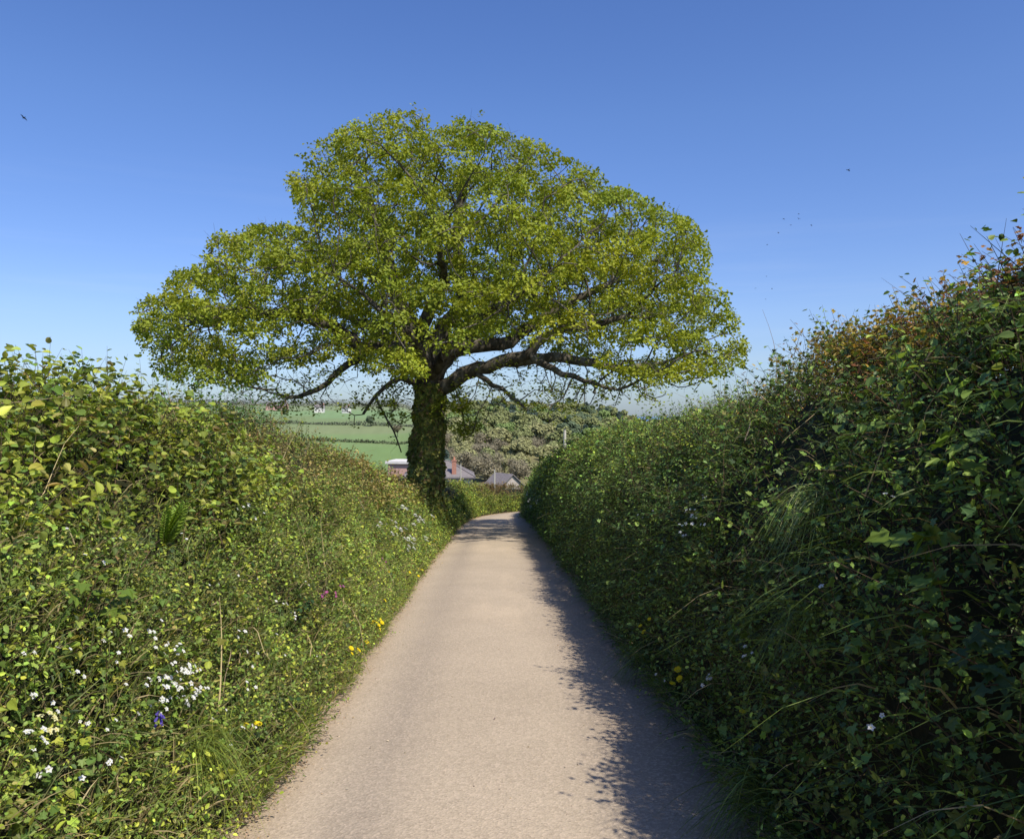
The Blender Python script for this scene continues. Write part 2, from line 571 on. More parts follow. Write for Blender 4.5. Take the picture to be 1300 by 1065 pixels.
def build_ground():
    ang = np.concatenate([np.linspace(-1.5, -.6, 24), np.linspace(-.59, .59, 300), np.linspace(.6, 1.5, 24)])
    rr = np.concatenate([np.linspace(-16, 60, 90), 60 + np.geomspace(1.5, 4200, 150)])
    A, R = np.meshgrid(ang, rr)
    Y = R
    X = np.tan(A) * (np.maximum(R, 0) + 16) * 1.0
    Z = terrain_z(X, Y)
    P = np.stack([X, Y, Z], -1).reshape(-1, 3)
    nv, nu = len(rr), len(ang)
    i = (np.arange(nv - 1)[:, None] * nu + np.arange(nu - 1)[None]).ravel()
    F = np.stack([i, i + 1, i + nu + 1, i + nu], 1)
    x, y = P[:, 0], P[:, 1]
    n1 = fbm(P, .03, 3); n2 = fbm(P, .4, 6)
    col = np.array([.07, .10, .03]) * (.7 + .6 * n2)[:, None]
    # left hill: fields in bands
    yy = y + .28 * x + 12 * (n1 - .5)
    bands = [(230, 395, (.105, .165, .060)), (395, 470, (.115, .17, .066)), (470, 540, (.13, .16, .075)), (540, 600, (.115, .155, .070)),
             (600, 690, (.12, .185, .085)), (690, 780, (.13, .165, .085)), (780, 1000, (.13, .15, .09))]
    a = x / np.maximum(y, 5)
    lf = (a < -.085) & (y > 200)
    for lo, hi, c in bands:
        m = lf & (yy > lo) & (yy <= hi)
        col[m] = np.array(c) * (.9 + .2 * n2[m])[:, None]
    wood = (a >= -.085) & (y > 150)
    col[wood] = np.array([.125, .12, .06]) * (.7 + .6 * n2[wood])[:, None]
    g = Geo(); col = np.where((y > 150)[:, None], col * 1.75 + np.array([.024, .022, .012]), col); g.add(P, [F], col)  # far land paled: distance haze put into the colour
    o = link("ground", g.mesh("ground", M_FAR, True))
    tag(o, kind="structure")
    return o


build_ground()
g = Geo()
nx, ny = 24, 12
xs = np.linspace(-9000, 9000, nx); ys = np.geomspace(600, 40000, ny)
X, Y = np.meshgrid(xs, ys); X = X * np.maximum(1, Y / 9000)
i = (np.arange(ny - 1)[:, None] * nx + np.arange(nx - 1)[None]).ravel()
g.add(np.stack([X, Y, np.full_like(X, -46.0)], -1).reshape(-1, 3), [np.stack([i, i + 1, i + nx + 1, i + nx], 1)], (.1, .2, .4))
M_SEA = noise_mat("sea_water", [(.3, (.10, .21, .36)), (.7, (.14, .27, .44))], .02, 4, .35, .2, .5, .4)
tag(link("sea", g.mesh("sea", M_SEA)), kind="structure")

# ------------------------------------------------------------------ road
def build_road():
    lp, ls = interp_path(LEFT[:-1] + FARL, .2)
    rp, rs = interp_path(RIGHT, .2)
    n = 420
    l = np.stack([np.interp(np.linspace(0, 1, n), ls / ls[-1], lp[:, k]) for k in range(2)], 1)
    r = np.stack([np.interp(np.linspace(0, 1, n), rs / rs[-1], rp[:, k]) for k in range(2)], 1)
    m = 21
    t = np.linspace(-.05, 1.05, m)
    P = l[:, None] * (1 - t)[None, :, None] + r[:, None] * t[None, :, None]
    z = roadz(P[..., 1]) - .05 * (2 * t[None] - 1) ** 2
    P3 = np.concatenate([P, z[..., None]], -1).reshape(-1, 3)
    P3[:, 2] += .012 * (fbm(P3, .7, 11) - .5)
    i = (np.arange(n - 1)[:, None] * m + np.arange(m - 1)[None]).ravel()
    F = np.stack([i, i + 1, i + m + 1, i + m], 1)
    tt = np.broadcast_to(t[None], (n, m)).ravel()
    # wear and a painted shade tint go into a colour attribute: r = distance from centre, g = tyre lines, b = right-side soil and shade tint
    tyre = np.exp(-((tt - .22) / .09) ** 2) + np.exp(-((tt - .78) / .09) ** 2)
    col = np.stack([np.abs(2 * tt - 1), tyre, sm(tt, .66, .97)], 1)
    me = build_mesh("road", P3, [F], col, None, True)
    m_, nt, out = new_mat("worn_tarmac")
    L = nt.links
    p = nt.nodes.new("ShaderNodeBsdfPrincipled"); p.inputs["Roughness"].default_value = .9
    p.inputs["Specular IOR Level"].default_value = .2
    tc = nt.nodes.new("ShaderNodeTexCoord")
    at_ = nt.nodes.new("ShaderNodeAttribute"); at_.attribute_name = "Col"
    sep = nt.nodes.new("ShaderNodeSeparateColor"); L.new(at_.outputs["Color"], sep.inputs[0])

    def nz(scale, det=4, rough=.6, stretch=None):
        q = nt.nodes.new("ShaderNodeTexNoise"); q.inputs["Scale"].default_value = scale
        q.inputs["Detail"].default_value = det; q.inputs["Roughness"].default_value = rough
        if stretch:
            mp = nt.nodes.new("ShaderNodeMapping"); mp.inputs["Scale"].default_value = stretch
            L.new(tc.outputs["Object"], mp.inputs[0]); L.new(mp.outputs[0], q.inputs["Vector"])
        else:
            L.new(tc.outputs["Object"], q.inputs["Vector"])
        return q.outputs["Fac"]

    def mixc(fac, a, b, blend='MIX'):
        q = nt.nodes.new("ShaderNodeMix"); q.data_type = 'RGBA'; q.blend_type = blend
        for sock, v in ((0, fac), (6, a), (7, b)):
            if hasattr(v, "links"):
                L.new(v, q.inputs[sock])
            elif np.isscalar(v):
                q.inputs[sock].default_value = v
            else:
                q.inputs[sock].default_value = (*v, 1)
        return q.outputs[2]

    def rng_(v, a, b, c=0., d=1.):
        q = nt.nodes.new("ShaderNodeMapRange")
        L.new(v, q.inputs[0])
        for k, x in enumerate((a, b, c, d)):
            q.inputs[k + 1].default_value = x
        return q.outputs[0]
    base = mixc(rng_(nz(.9, 5), .3, .7), (.445, .365, .262), (.535, .44, .318))
    base = mixc(rng_(nz(.5, 4, .6, (1.6, .35, 1)), .52, .72, 0, .75), base, (.66, .53, .37))          # sandy smears
    q = nt.nodes.new("ShaderNodeMath"); q.operation = 'MULTIPLY'
    L.new(sep.outputs[1], q.inputs[0]); L.new(rng_(nz(.8, 3, .6, (1, .2, 1)), .3, .7, .3, .9), q.inputs[1])
    base = mixc(q.outputs[0], base, (.31, .26, .205))                                                   # darker tyre lines
    base = mixc(rng_(sep.outputs[0], .8, 1.0, 0, .55), base, (.42, .31, .20))                         # dirty edges
    base = mixc(rng_(sep.outputs[2], 0, 1, 0, .75), base, (.20, .135, .08))                               # leaf-mould soil at the right edge; wider brown paints the hedge shadow's tone
    vo = nt.nodes.new("ShaderNodeTexVoronoi"); vo.inputs["Scale"].default_value = 75
    L.new(tc.outputs["Object"], vo.inputs["Vector"])
    sp = nt.nodes.new("ShaderNodeSeparateColor"); L.new(vo.outputs["Color"], sp.inputs[0])
    base = mixc(rng_(sp.outputs[0], 0, 1, .0, .42), base, mixc(rng_(sp.outputs[1], .3, .7), (.29, .225, .165), (.68, .54, .405)))
    base = mixc(rng_(nz(140, 2), .62, .72, 0, .55), base, (.11, .09, .075))
    base = mixc(rng_(nz(9, 6, .75), .66, .78, 0, .5), base, (.16, .13, .11))
    L.new(base, p.inputs["Base Color"])
    bp = nt.nodes.new("ShaderNodeBump"); bp.inputs["Strength"].default_value = .5; bp.inputs["Distance"].default_value = .006
    L.new(vo.outputs["Distance"], bp.inputs["Height"])
    bp2 = nt.nodes.new("ShaderNodeBump"); bp2.inputs["Strength"].default_value = .35; bp2.inputs["Distance"].default_value = .03
    L.new(nz(4, 6, .7), bp2.inputs["Height"]); L.new(bp.outputs[0], bp2.inputs["Normal"])
    L.new(bp2.outputs[0], p.inputs["Normal"])
    L.new(p.outputs[0], out.inputs["Surface"])
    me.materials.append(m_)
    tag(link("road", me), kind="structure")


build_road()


def litter():
    """dry leaves, grit and soil crumbs gathered along both edges of the lane"""
    gl = Geo()
    for path, sg in ((LEFT[:-1] + FARL, 1), (RIGHT, -1)):
        pts, s = interp_path(path, .1)
        n = 13000 if sg == 1 else 9000
        u = s[-1] * rng.random(n) ** 1.7
        x = np.interp(u, s, pts[:, 0]); y = np.interp(u, s, pts[:, 1])
        d = np.abs(rng.normal(0, .07, n)) * (1 + (rng.random(n) < .05) * 3) - .03
        x = x + sg * d
        P = np.stack([x, y, roadz(y) - .035 + .006], 1)
        P[:, 2] += rng.uniform(0, .006, n)
        f = np.clip(y / 9, 1, 2.5)
        col = pick(n, [(4, (.42, .29, .17)), (4, (.50, .37, .23)), (1, (.25, .16, .09)), (2, (.55, .45, .3)), (1, (.2, .22, .06))])
        nn = norm(np.array([0, 0, 1.]) + .35 * rng.normal(size=(n, 3)))
        leaves(gl, T_OVAL, P, nn, rand_unit(n), rng.uniform(.006, .017, n) * f, col, .2)
    n = 260                                                # grit out on the tarmac
    y = 2 + 24 * rng.random(n) ** 1.6
    x = rng.uniform(-1.2, 1.0, n)
    P = np.stack([x, y, roadz(y) + .004 - .02 * np.abs(x)], 1)
    leaves(gl, T_OVAL, P, norm(np.array([0, 0, 1.]) + .3 * rng.normal(size=(n, 3))), rand_unit(n), rng.uniform(.006, .02, n), pick(n, [(1, (.25, .2, .16)), (2, (.65, .56, .45)), (1, (.4, .3, .2))]), .2)
    o = link("leaf_litter", gl.mesh("leaf_litter", M_LEAF))
    tag(o, kind="stuff")


litter()

# ------------------------------------------------------------------ hedges
YG = (.315, .370, .052); LG = (.185, .260, .048); MG = (.105, .165, .036); DG = (.055, .092, .022)
OLV = (.29, .25, .075); BRN = (.22, .145, .065); STR = (.46, .37, .19); RED = (.24, .10, .04); GOLD = (.38, .24, .045); IVY = (.042, .072, .020)


def grass_on(hedge, gg, n, vlo, vhi, length, width, cols, droop=(.2, .8), outw=.7, wf=wdens, off=(-.06, .03), mask=None, umin=None, umax=None):
    u, v, y = hedge.sample(n, vlo, vhi, wf, umin, umax)
    P, N = hedge.surf(u, v, rng.uniform(off[0], off[1], n))
    if mask is not None:
        k = mask(P, y, v); P, N, y = P[k], N[k], y[k]; n = len(P)
        if n == 0:
            return
    f = far_scale(y)
    D = norm(N * outw + np.array([0, 0, .9]) + .45 * rng.normal(size=(n, 3)))
    blades(gg, P, D, length * rng.uniform(.4, 1.3, n) * f ** .35, width * rng.uniform(.6, 1.4, n) * f, rng.uniform(*droop, n), pick(n, cols) * rng.uniform(.6, 1.35, (n, 1)))


def canes(hedge, gt, n, vlo, vhi, cols, length=(.25, .8), rad=(.002, .005), wf=wdens, off=(-.05, .1), along=1.0, umin=None, umax=None):
    u, v, y = hedge.sample(n, vlo, vhi, wf, umin, umax)
    P, N = hedge.surf(u, v, rng.uniform(off[0], off[1], n))
    D = norm(rand_unit(n) * 1.0 + np.array([0, along, .55]) * rng.choice([-1, 1], (n, 1)) + np.array([0, 0, .5]))
    D = norm(D - .75 * (D * N).sum(1, keepdims=True) * N)
    strands(gt, P, D, rng.uniform(*length, n), rng.uniform(*rad, n) * far_scale(y) ** .7, .35, pick(n, cols) * rng.uniform(.6, 1.3, (n, 1)), 6, 4)


def left_hedge():
    root = thing("roadside_hedge", "tall sunlit hedge bank with round yellow-green leaves along the left of the lane", "hedge", (-2.6, 5, roadz(5)))
    inv = -np.array(root.location)

    def put(name, geo, mat, label=None, kind=None):
        o = link(name, geo.mesh(name, mat), root); o.matrix_parent_inverse.identity(); o.location = Vector(inv)
        return tag(o, label, None, None, kind)
    P, F = HL.core(-.2)
    g = Geo(); g.add(P, [F], (.02, .02, .01)); put("earth_bank", g, M_SOIL)
    gl, gt, gs = Geo(), Geo(), Geo()
    nearup = lambda P, y, v: (rng.random(len(y)) < 1 - sm(y, 6.5, 10.5)) & (rng.random(len(y)) < .28 + 1.1 * sm(vnoise(P, 1.0, 21), .3, .62))

    def tint_far(P, y, v, c):
        k = sm(vnoise(P, .55, 33), .32, .6)[:, None] * sm(y, 5, 8)[:, None]
        return c * (1 - k) + (np.array(OLV) * 1.1 + np.array([.05, .02, .01]) * vnoise(P, 1.1, 34)[:, None]) * k
    # big round hazel leaves on the near upper half
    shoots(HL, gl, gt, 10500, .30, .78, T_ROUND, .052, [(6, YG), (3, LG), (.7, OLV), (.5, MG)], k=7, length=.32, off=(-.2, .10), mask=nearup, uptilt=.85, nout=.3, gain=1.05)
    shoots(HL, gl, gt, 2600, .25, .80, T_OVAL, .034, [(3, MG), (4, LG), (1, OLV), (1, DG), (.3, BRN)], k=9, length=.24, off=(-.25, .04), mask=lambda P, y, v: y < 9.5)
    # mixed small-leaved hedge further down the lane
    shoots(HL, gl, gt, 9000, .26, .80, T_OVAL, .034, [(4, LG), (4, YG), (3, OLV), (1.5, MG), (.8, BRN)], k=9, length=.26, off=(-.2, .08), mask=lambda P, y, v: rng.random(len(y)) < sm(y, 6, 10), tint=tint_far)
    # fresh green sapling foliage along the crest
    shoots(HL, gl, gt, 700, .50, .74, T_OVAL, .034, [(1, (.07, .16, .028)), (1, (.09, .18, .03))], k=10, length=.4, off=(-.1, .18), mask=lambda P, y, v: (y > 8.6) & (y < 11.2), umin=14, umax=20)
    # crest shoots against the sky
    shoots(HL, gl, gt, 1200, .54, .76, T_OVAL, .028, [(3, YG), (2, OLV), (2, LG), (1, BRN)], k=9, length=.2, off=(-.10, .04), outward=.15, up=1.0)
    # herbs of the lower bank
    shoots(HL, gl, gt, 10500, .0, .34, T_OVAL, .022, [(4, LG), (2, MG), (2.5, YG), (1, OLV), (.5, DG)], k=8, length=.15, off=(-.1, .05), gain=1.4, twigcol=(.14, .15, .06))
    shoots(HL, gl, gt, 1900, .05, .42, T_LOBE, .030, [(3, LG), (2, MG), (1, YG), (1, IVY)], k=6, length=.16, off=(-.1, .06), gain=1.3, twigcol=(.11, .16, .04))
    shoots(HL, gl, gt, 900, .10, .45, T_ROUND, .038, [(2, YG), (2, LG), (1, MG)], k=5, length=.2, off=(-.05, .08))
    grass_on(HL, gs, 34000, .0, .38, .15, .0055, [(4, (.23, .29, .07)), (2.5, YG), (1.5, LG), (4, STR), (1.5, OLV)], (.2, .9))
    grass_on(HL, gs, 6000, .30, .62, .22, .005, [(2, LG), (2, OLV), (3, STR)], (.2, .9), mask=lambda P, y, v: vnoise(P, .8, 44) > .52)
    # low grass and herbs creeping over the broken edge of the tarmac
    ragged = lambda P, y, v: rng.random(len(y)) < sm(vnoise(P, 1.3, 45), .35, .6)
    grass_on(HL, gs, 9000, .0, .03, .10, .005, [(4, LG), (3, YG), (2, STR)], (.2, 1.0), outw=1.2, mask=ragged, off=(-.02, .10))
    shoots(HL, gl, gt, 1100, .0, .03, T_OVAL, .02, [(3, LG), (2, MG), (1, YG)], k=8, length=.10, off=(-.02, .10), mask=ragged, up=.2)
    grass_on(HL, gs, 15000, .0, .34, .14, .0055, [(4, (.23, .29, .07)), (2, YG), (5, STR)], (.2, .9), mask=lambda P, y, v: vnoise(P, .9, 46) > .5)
    canes(HL, gt, 330, .05, .72, [(3, STR), (2, (.18, .12, .07)), (2, (.35, .27, .17)), (1, (.22, .10, .05))])
    canes(HL, gt, 700, .35, .66, [(2, (.12, .08, .05)), (2, (.20, .15, .09)), (1, STR)], length=(.15, .45), rad=(.0015, .003), off=(-.1, .12))
    put("leaves", gl, M_LEAF); put("twigs", gt, M_TWIG); put("grass_blades", gs, M_GRASS, kind="stuff")
    return root


def right_hedge():
    root = thing("roadside_hedge", "high shaded hedge bank with russet leaf patches along the right of the lane", "hedge", (2.6, 5, roadz(5)))
    inv = -np.array(root.location)

    def put(name, geo, mat, label=None, kind=None):
        o = link(name, geo.mesh(name, mat), root); o.matrix_parent_inverse.identity(); o.location = Vector(inv)
        return tag(o, label, None, None, kind)
    P, F = HR.core(-.22)
    g = Geo(); g.add(P, [F], (.02, .02, .01)); put("earth_bank", g, M_SOIL)
    gl, gt, gs = Geo(), Geo(), Geo()

    def russet(P, y, v, c):
        k = (sm(vnoise(P, .9, 51), .2, .45) * (1 - sm(y, 6.2, 7.8)) * sm(v, .34, .48))
        k = np.maximum(k, .9 * sm(vnoise(P, .5, 52), .62, .72) * sm(y, 18, 24) * sm(v, .5, .6))
        r = pick(len(P), [(3, GOLD), (2.5, RED), (2, BRN), (1.5, OLV)])
        return np.where((rng.random(len(P)) < k)[:, None], r, c)
    W = [(3, MG), (4, LG), (1.5, DG), (1, OLV)]
    shoots(HR, gl, gt, 10500, .36, .80, T_OVAL, .030, W, k=9, length=.28, off=(-.28, .08), tint=russet, gain=1.4)  # gain raises leaf colours on this shaded hedge in place of fill light
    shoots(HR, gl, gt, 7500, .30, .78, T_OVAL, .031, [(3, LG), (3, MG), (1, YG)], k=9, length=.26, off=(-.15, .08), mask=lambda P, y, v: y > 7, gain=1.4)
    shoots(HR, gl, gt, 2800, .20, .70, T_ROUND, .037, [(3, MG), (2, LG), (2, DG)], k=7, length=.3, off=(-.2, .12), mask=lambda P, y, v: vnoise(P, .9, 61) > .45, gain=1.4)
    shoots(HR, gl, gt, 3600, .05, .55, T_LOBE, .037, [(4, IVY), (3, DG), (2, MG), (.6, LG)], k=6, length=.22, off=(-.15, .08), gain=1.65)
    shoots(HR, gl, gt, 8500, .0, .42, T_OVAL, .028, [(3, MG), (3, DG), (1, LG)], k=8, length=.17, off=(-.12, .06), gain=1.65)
    # ragged shoots on the crest
    shoots(HR, gl, gt, 1300, .50, .74, T_OVAL, .028, [(3, LG), (2, MG), (2, OLV), (1, YG)], k=10, length=.22, off=(-.1, .03), outward=.1, up=1.1, tint=russet, gain=1.4)
    shoots(HR, gl, gt, 16, .52, .68, T_OVAL, .034, [(3, LG), (2, OLV), (1, RED)], k=14, length=.6, off=(-.1, .1), outward=.1, up=1.1, umin=11, umax=18)
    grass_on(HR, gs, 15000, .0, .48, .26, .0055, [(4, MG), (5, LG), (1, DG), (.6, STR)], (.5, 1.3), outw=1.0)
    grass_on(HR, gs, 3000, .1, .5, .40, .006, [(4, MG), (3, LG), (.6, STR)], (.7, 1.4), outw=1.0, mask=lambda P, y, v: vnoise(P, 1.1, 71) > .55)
    # golden and russet young foliage in the near crest
    shoots(HR, gl, gt, 1500, .44, .72, T_LOBE, .026, [(4, (.38, .28, .06)), (2, (.33, .27, .06)), (1, BRN), (2.5, LG)], k=10, length=.22, off=(-.12, .12), wf=lambda y: np.exp(-((y - 5.1) / .7) ** 2), gain=1.2)
    shoots(HR, gl, gt, 1100, .46, .72, T_LOBE, .026, [(3, (.28, .15, .06)), (2, GOLD), (1, RED), (2.5, LG)], k=10, length=.22, off=(-.12, .12), wf=lambda y: np.exp(-((y - 3.9) / .5) ** 2), gain=1.15)
    shoots(HR, gl, gt, 500, .44, .62, T_LOBE, .024, [(3, (.22, .10, .04)), (2, BRN)], k=10, length=.2, off=(-.1, .1), wf=lambda y: np.exp(-((y - 3.1) / .4) ** 2) * 1.0, gain=1.0)
    shoots(HR, gl, gt, 500, .46, .7, T_OVAL, .028, [(3, RED), (1, GOLD), (1, LG)], k=9, length=.2, off=(-.05, .08), wf=lambda y: np.exp(-((y - 26) / 3) ** 2), gain=1.0)
    ragged = lambda P, y, v: rng.random(len(y)) < sm(vnoise(P, 1.3, 47), .35, .6)
    grass_on(HR, gs, 7000, .0, .03, .12, .005, [(4, MG), (3, LG), (1, STR)], (.2, 1.0), outw=1.2, mask=ragged, off=(-.02, .08))
    canes(HR, gt, 320, .25, .72, [(2, STR), (2, (.18, .12, .07)), (2, (.3, .24, .17)), (1, (.2, .11, .07))], length=(.25, .7), rad=(.002, .0045), along=.2, umin=8.5)
    canes(HR, gt, 1100, .40, .66, [(2, (.12, .08, .05)), (2, (.20, .15, .09)), (1, STR)], length=(.2, .5), rad=(.0015, .0035), off=(-.18, .03), along=.3)
    put("leaves", gl, M_LEAF); put("twigs", gt, M_TWIG); put("grass_blades", gs, M_GRASS, kind="stuff")
    return root


def far_hedge():
    root = thing("roadside_hedge", "low bright clipped hedge round the bend beyond the oak", "hedge", (-1, 46, roadz(46)))
    inv = -np.array(root.location)

    def put(name, geo, mat, kind=None):
        o = link(name, geo.mesh(name, mat), root); o.location = Vector(inv); return tag(o, kind=kind)
    P, F = HF.core(-.15)
    g = Geo(); g.add(P, [F], (.02, .02, .01)); put("earth_bank", g, M_SOIL)
    gl, gt, gs = Geo(), Geo(), Geo()

    def tint(P, y, v, c):
        k = sm(vnoise(P, .5, 81), .42, .62)[:, None] * sm(v, .1, .4)[:, None]
        return c * (1 - k) + np.array([.20, .135, .05]) * k
    one = lambda y: np.ones_like(y)
    shoots(HF, gl, gt, 2600, .08, .8, T_OVAL, .034, [(3, YG), (3, LG), (1, OLV)], k=9, length=.2, off=(-.12, .06), wf=one, tint=tint)
    shoots(HF, gl, gt, 1300, .0, .3, T_OVAL, .03, [(3, LG), (2, YG), (1, MG)], k=8, length=.15, off=(-.08, .04), wf=one)
    grass_on(HF, gs, 3500, 0, .3, .2, .006, [(3, LG), (2, YG), (1, STR)], wf=one)
    put("leaves", gl, M_LEAF); put("twigs", gt, M_TWIG); put("grass_blades", gs, M_GRASS, "stuff")


left_hedge(); right_hedge(); far_hedge()
print("hedges done")

# ------------------------------------------------------------------ oak
SIL = [(165, 392), (205, 372), (216, 348), (258, 338), (266, 302), (325, 288), (384, 286), (378, 262), (360, 222), (374, 200), (410, 178), (450, 155), (500, 142),
       (560, 150), (620, 160), (680, 184), (740, 210), (790, 240), (842, 264), (884, 286), (898, 312), (902, 345), (930, 380), (938, 412), (953, 442), (944, 466),
       (900, 484), (855, 492), (800, 484), (745, 462), (690, 446), (640, 440), (600, 446), (570, 462), (545, 478), (500, 482), (465, 474), (432, 452), (395, 462), (350, 480), (290, 494), (240, 492), (195, 470), (178, 450), (172, 420)]


def in_poly(px, py, poly):
    r = np.zeros(len(px), bool)
    n = len(poly)
    for i in range(n):
        x0, y0 = poly[i]; x1, y1 = poly[(i + 1) % n]
        c = ((y0 > py) != (y1 > py)) & (px < (x1 - x0) * (py - y0) / (y1 - y0 + 1e-9) + x0)
        r ^= c
    return r


def build_oak():
    YC = 27.0
    tx = -2.85
    base = np.array([tx, YC, roadz(YC) + .25])
    root = thing("oak_tree", "large spreading oak in fresh yellow-green leaf with ivy-clad trunk beside the lane", "tree", base)
    inv = Vector(-base)
    top_px = np.array([p for p in SIL[:26]], float)
    o_ = np.argsort(top_px[:, 0])
    RX, RY = 10.6, 7.6

    def env(P):
        """depth below the dome (m), <0 outside; and plan radius"""
        x, y, z = P.T
        q = ((x + 2.4) / RX) ** 2 + ((y - YC) / RY) ** 2
        px0 = 650 + FPX * x / YC
        ty = np.interp(px0, top_px[o_, 0], top_px[o_, 1])
        zt = 1.55 + (529 - ty) / FPX * YC + 1.3 * (fbm(P * np.array([1, 1, .3]), .42, 77) - .55)
        zc = 2.6
        k = np.sqrt(np.clip(1 - ((y - YC) / RY) ** 2, 0, 1))
        dep = zc + (zt - zc) * k - z
        px, py = project(P)
        dep = np.where(in_poly(px, py, SIL) & (q < 1), dep, -1)
        return dep, np.sqrt(q)
    # foliage pads
    cand = np.stack([rng.uniform(-13, 8.3, 90000), rng.uniform(YC - RY, YC + RY, 90000), rng.uniform(1.2, 11.6, 90000)], 1)
    dep, q = env(cand)
    low = cand[:, 2] - 1.55
    ok = (dep > .15) & ((dep < 2.2) | ((q > .72) & (rng.random(len(q)) < .6)) | (rng.random(len(q)) < .16))
    ok &= ~((q < .6) & (cand[:, 2] < 4.2) & (rng.random(len(q)) < .95))
    ok &= ~((q < .88) & (cand[:, 2] < 4.4 - .12 * (27 - cand[:, 1])) & (rng.random(len(q)) < .80))
    cand = cand[ok]
    pads, prad = np.zeros((0, 3)), np.zeros(0)
    sc = np.array([1, 1, 1.45])
    for c in cand[:40000]:
        r0 = rng.uniform(.62, 1.25)
        if len(pads):
            dd = np.linalg.norm((pads - c) * sc, axis=1)
            if (dd < .87 * (prad + r0)).any():
                continue
        pads = np.vstack([pads, c]); prad = np.append(prad, r0)
    print("pads", len(pads))
    A, TD, TW = [], [], []
    for c, r0 in zip(pads, prad):
        n = int(88 * r0 ** 2)
        d = rand_unit(n)
        d = d[d[:, 2] > -.45]
        A.append(c + d * np.array([1, 1, .55]) * r0 * rng.uniform(.6, 1.05, (len(d), 1))); TD.append(d); TW.append(np.full(len(d), rng.uniform(.0, 1)))
    A = np.concatenate(A); TD = np.concatenate(TD); TW = np.concatenate(TW)
    d_, _ = env(A)
    A, TD, TW = A[d_ > -.5], TD[d_ > -.5], TW[d_ > -.5]
    n_pad = len(A)
    # sprays hanging under the crown, seen dark against the sky
    hang = []
    for px, py, Y, n, r in [(370, 515, 26, 60, .9), (345, 500, 25, 40, .8), (470, 505, 25.5, 26, .8), (445, 520, 25.5, 22, .6), (500, 530, 26.4, 36, .7), (588, 520, 26.4, 75, .75), (592, 548, 26.4, 45, .5), (640, 505, 25, 26, .7), (700, 500, 25, 40, .9),
                            (715, 522, 24, 18, .5), (760, 495, 26, 36, .8), (800, 505, 26, 36, .8), (850, 480, 27, 40, .9), (510, 500, 27.5, 30, .6), (570, 505, 27.4, 40, .6), (680, 520, 23, 14, .5), (420, 485, 25, 16, .7), (630, 480, 25, 22, .9), (680, 478, 26, 26, 1.0), (730, 492, 24.5, 30, .9), (780, 500, 24, 22, .8), (820, 508, 26, 24, .7), (655, 470, 28, 22, 1.0), (720, 505, 27, 26, .8), (400, 480, 27, 22, .9), (330, 495, 27, 26, .9)]:
        hang.append(at(px, py - 4, Y) + rng.normal(size=(int(n * 1.3), 3)) * np.array([r, r, r * .5]) * .62)
    A = np.concatenate([A] + hang)
    ALL = A.copy()
    A = A[rng.random(len(A)) < np.where(np.arange(len(A)) < n_pad, .32, 1.0)]
    print("attractors", len(A), len(ALL))

    # hand-laid trunk and limbs (image column, row, depth) measured from the photograph
    trunk = [(535, 668, 27), (537, 640, 27), (540, 600, 27), (543, 560, 27), (545, 520, 27), (545, 488, 27)]
    limbs = [
        ([(552, 496, 27), (575, 482, 26.6), (600, 470, 26.2), (640, 462, 25.6), (668, 452, 25.2), (690, 428, 25), (715, 418, 24.8), (745, 414, 24.6), (790, 402, 24.2)], .27),
        ([(640, 462, 25.6), (690, 455, 25.8), (740, 458, 26), (790, 470, 26.5), (840, 462, 27)], .2),
        ([(548, 488, 27), (556, 462, 26.8), (580, 442, 26.4), (605, 436, 26.2), (640, 438, 26.4), (690, 400, 27), (750, 370, 27.6), (810, 345, 28)], .28),
        ([(545, 488, 27), (552, 440, 27.2), (566, 410, 27.2), (585, 392, 27.2), (588, 350, 27.2), (578, 300, 27.3), (590, 240, 27.4)], .32),
        ([(545, 488, 27), (540, 450, 26.8), (534, 420, 26.6), (540, 395, 26.4), (560, 375, 26), (566, 350, 25), (560, 320, 23.6)], .28),
        ([(540, 450, 26.8), (522, 410, 27), (505, 380, 27.2), (492, 330, 27.4), (478, 270, 27.6), (450, 220, 27.8)], .28),
        ([(540, 470, 27), (510, 452, 26.8), (480, 440, 26.6), (462, 446, 26.2), (440, 425, 25.8), (400, 405, 25.4), (350, 395, 25.2), (290, 405, 25.4), (240, 410, 25.6)], .26),
        ([(462, 446, 26.2), (452, 462, 26), (432, 470, 25.8), (418, 485, 25.6), (398, 500, 25.5), (372, 508, 25.4), (352, 502, 25.4)], .13),
        ([(532, 492, 27), (515, 482, 26.6), (498, 478, 26.4), (488, 486, 26.2), (478, 498, 26), (472, 512, 26), (462, 528, 26)], .10),
        ([(478, 498, 26), (486, 520, 26.2), (490, 540, 26.3), (505, 556, 26.5), (510, 572, 26.7)], .04),
        ([(548, 488, 27), (570, 450, 28.5), (610, 410, 30), (660, 380, 31.4)], .26),
        ([(543, 488, 27), (510, 440, 28.6), (450, 405, 30.2), (390, 380, 31.2)], .26),
        ([(545, 478, 26.8), (530, 440, 25), (500, 405, 23), (470, 385, 21.6)], .22),
        ([(548, 478, 26.8), (580, 425, 24.6), (625, 390, 22.6), (665, 370, 21.4)], .2),
        ([(600, 470, 26.2), (625, 488, 25.6), (645, 500, 25.2), (668, 520, 25)], .09),
        ([(668, 452, 25.2), (700, 470, 24.6), (735, 482, 24.2), (770, 492, 24)], .12),
    ]
    nodes, par, hand_r = [], [], []

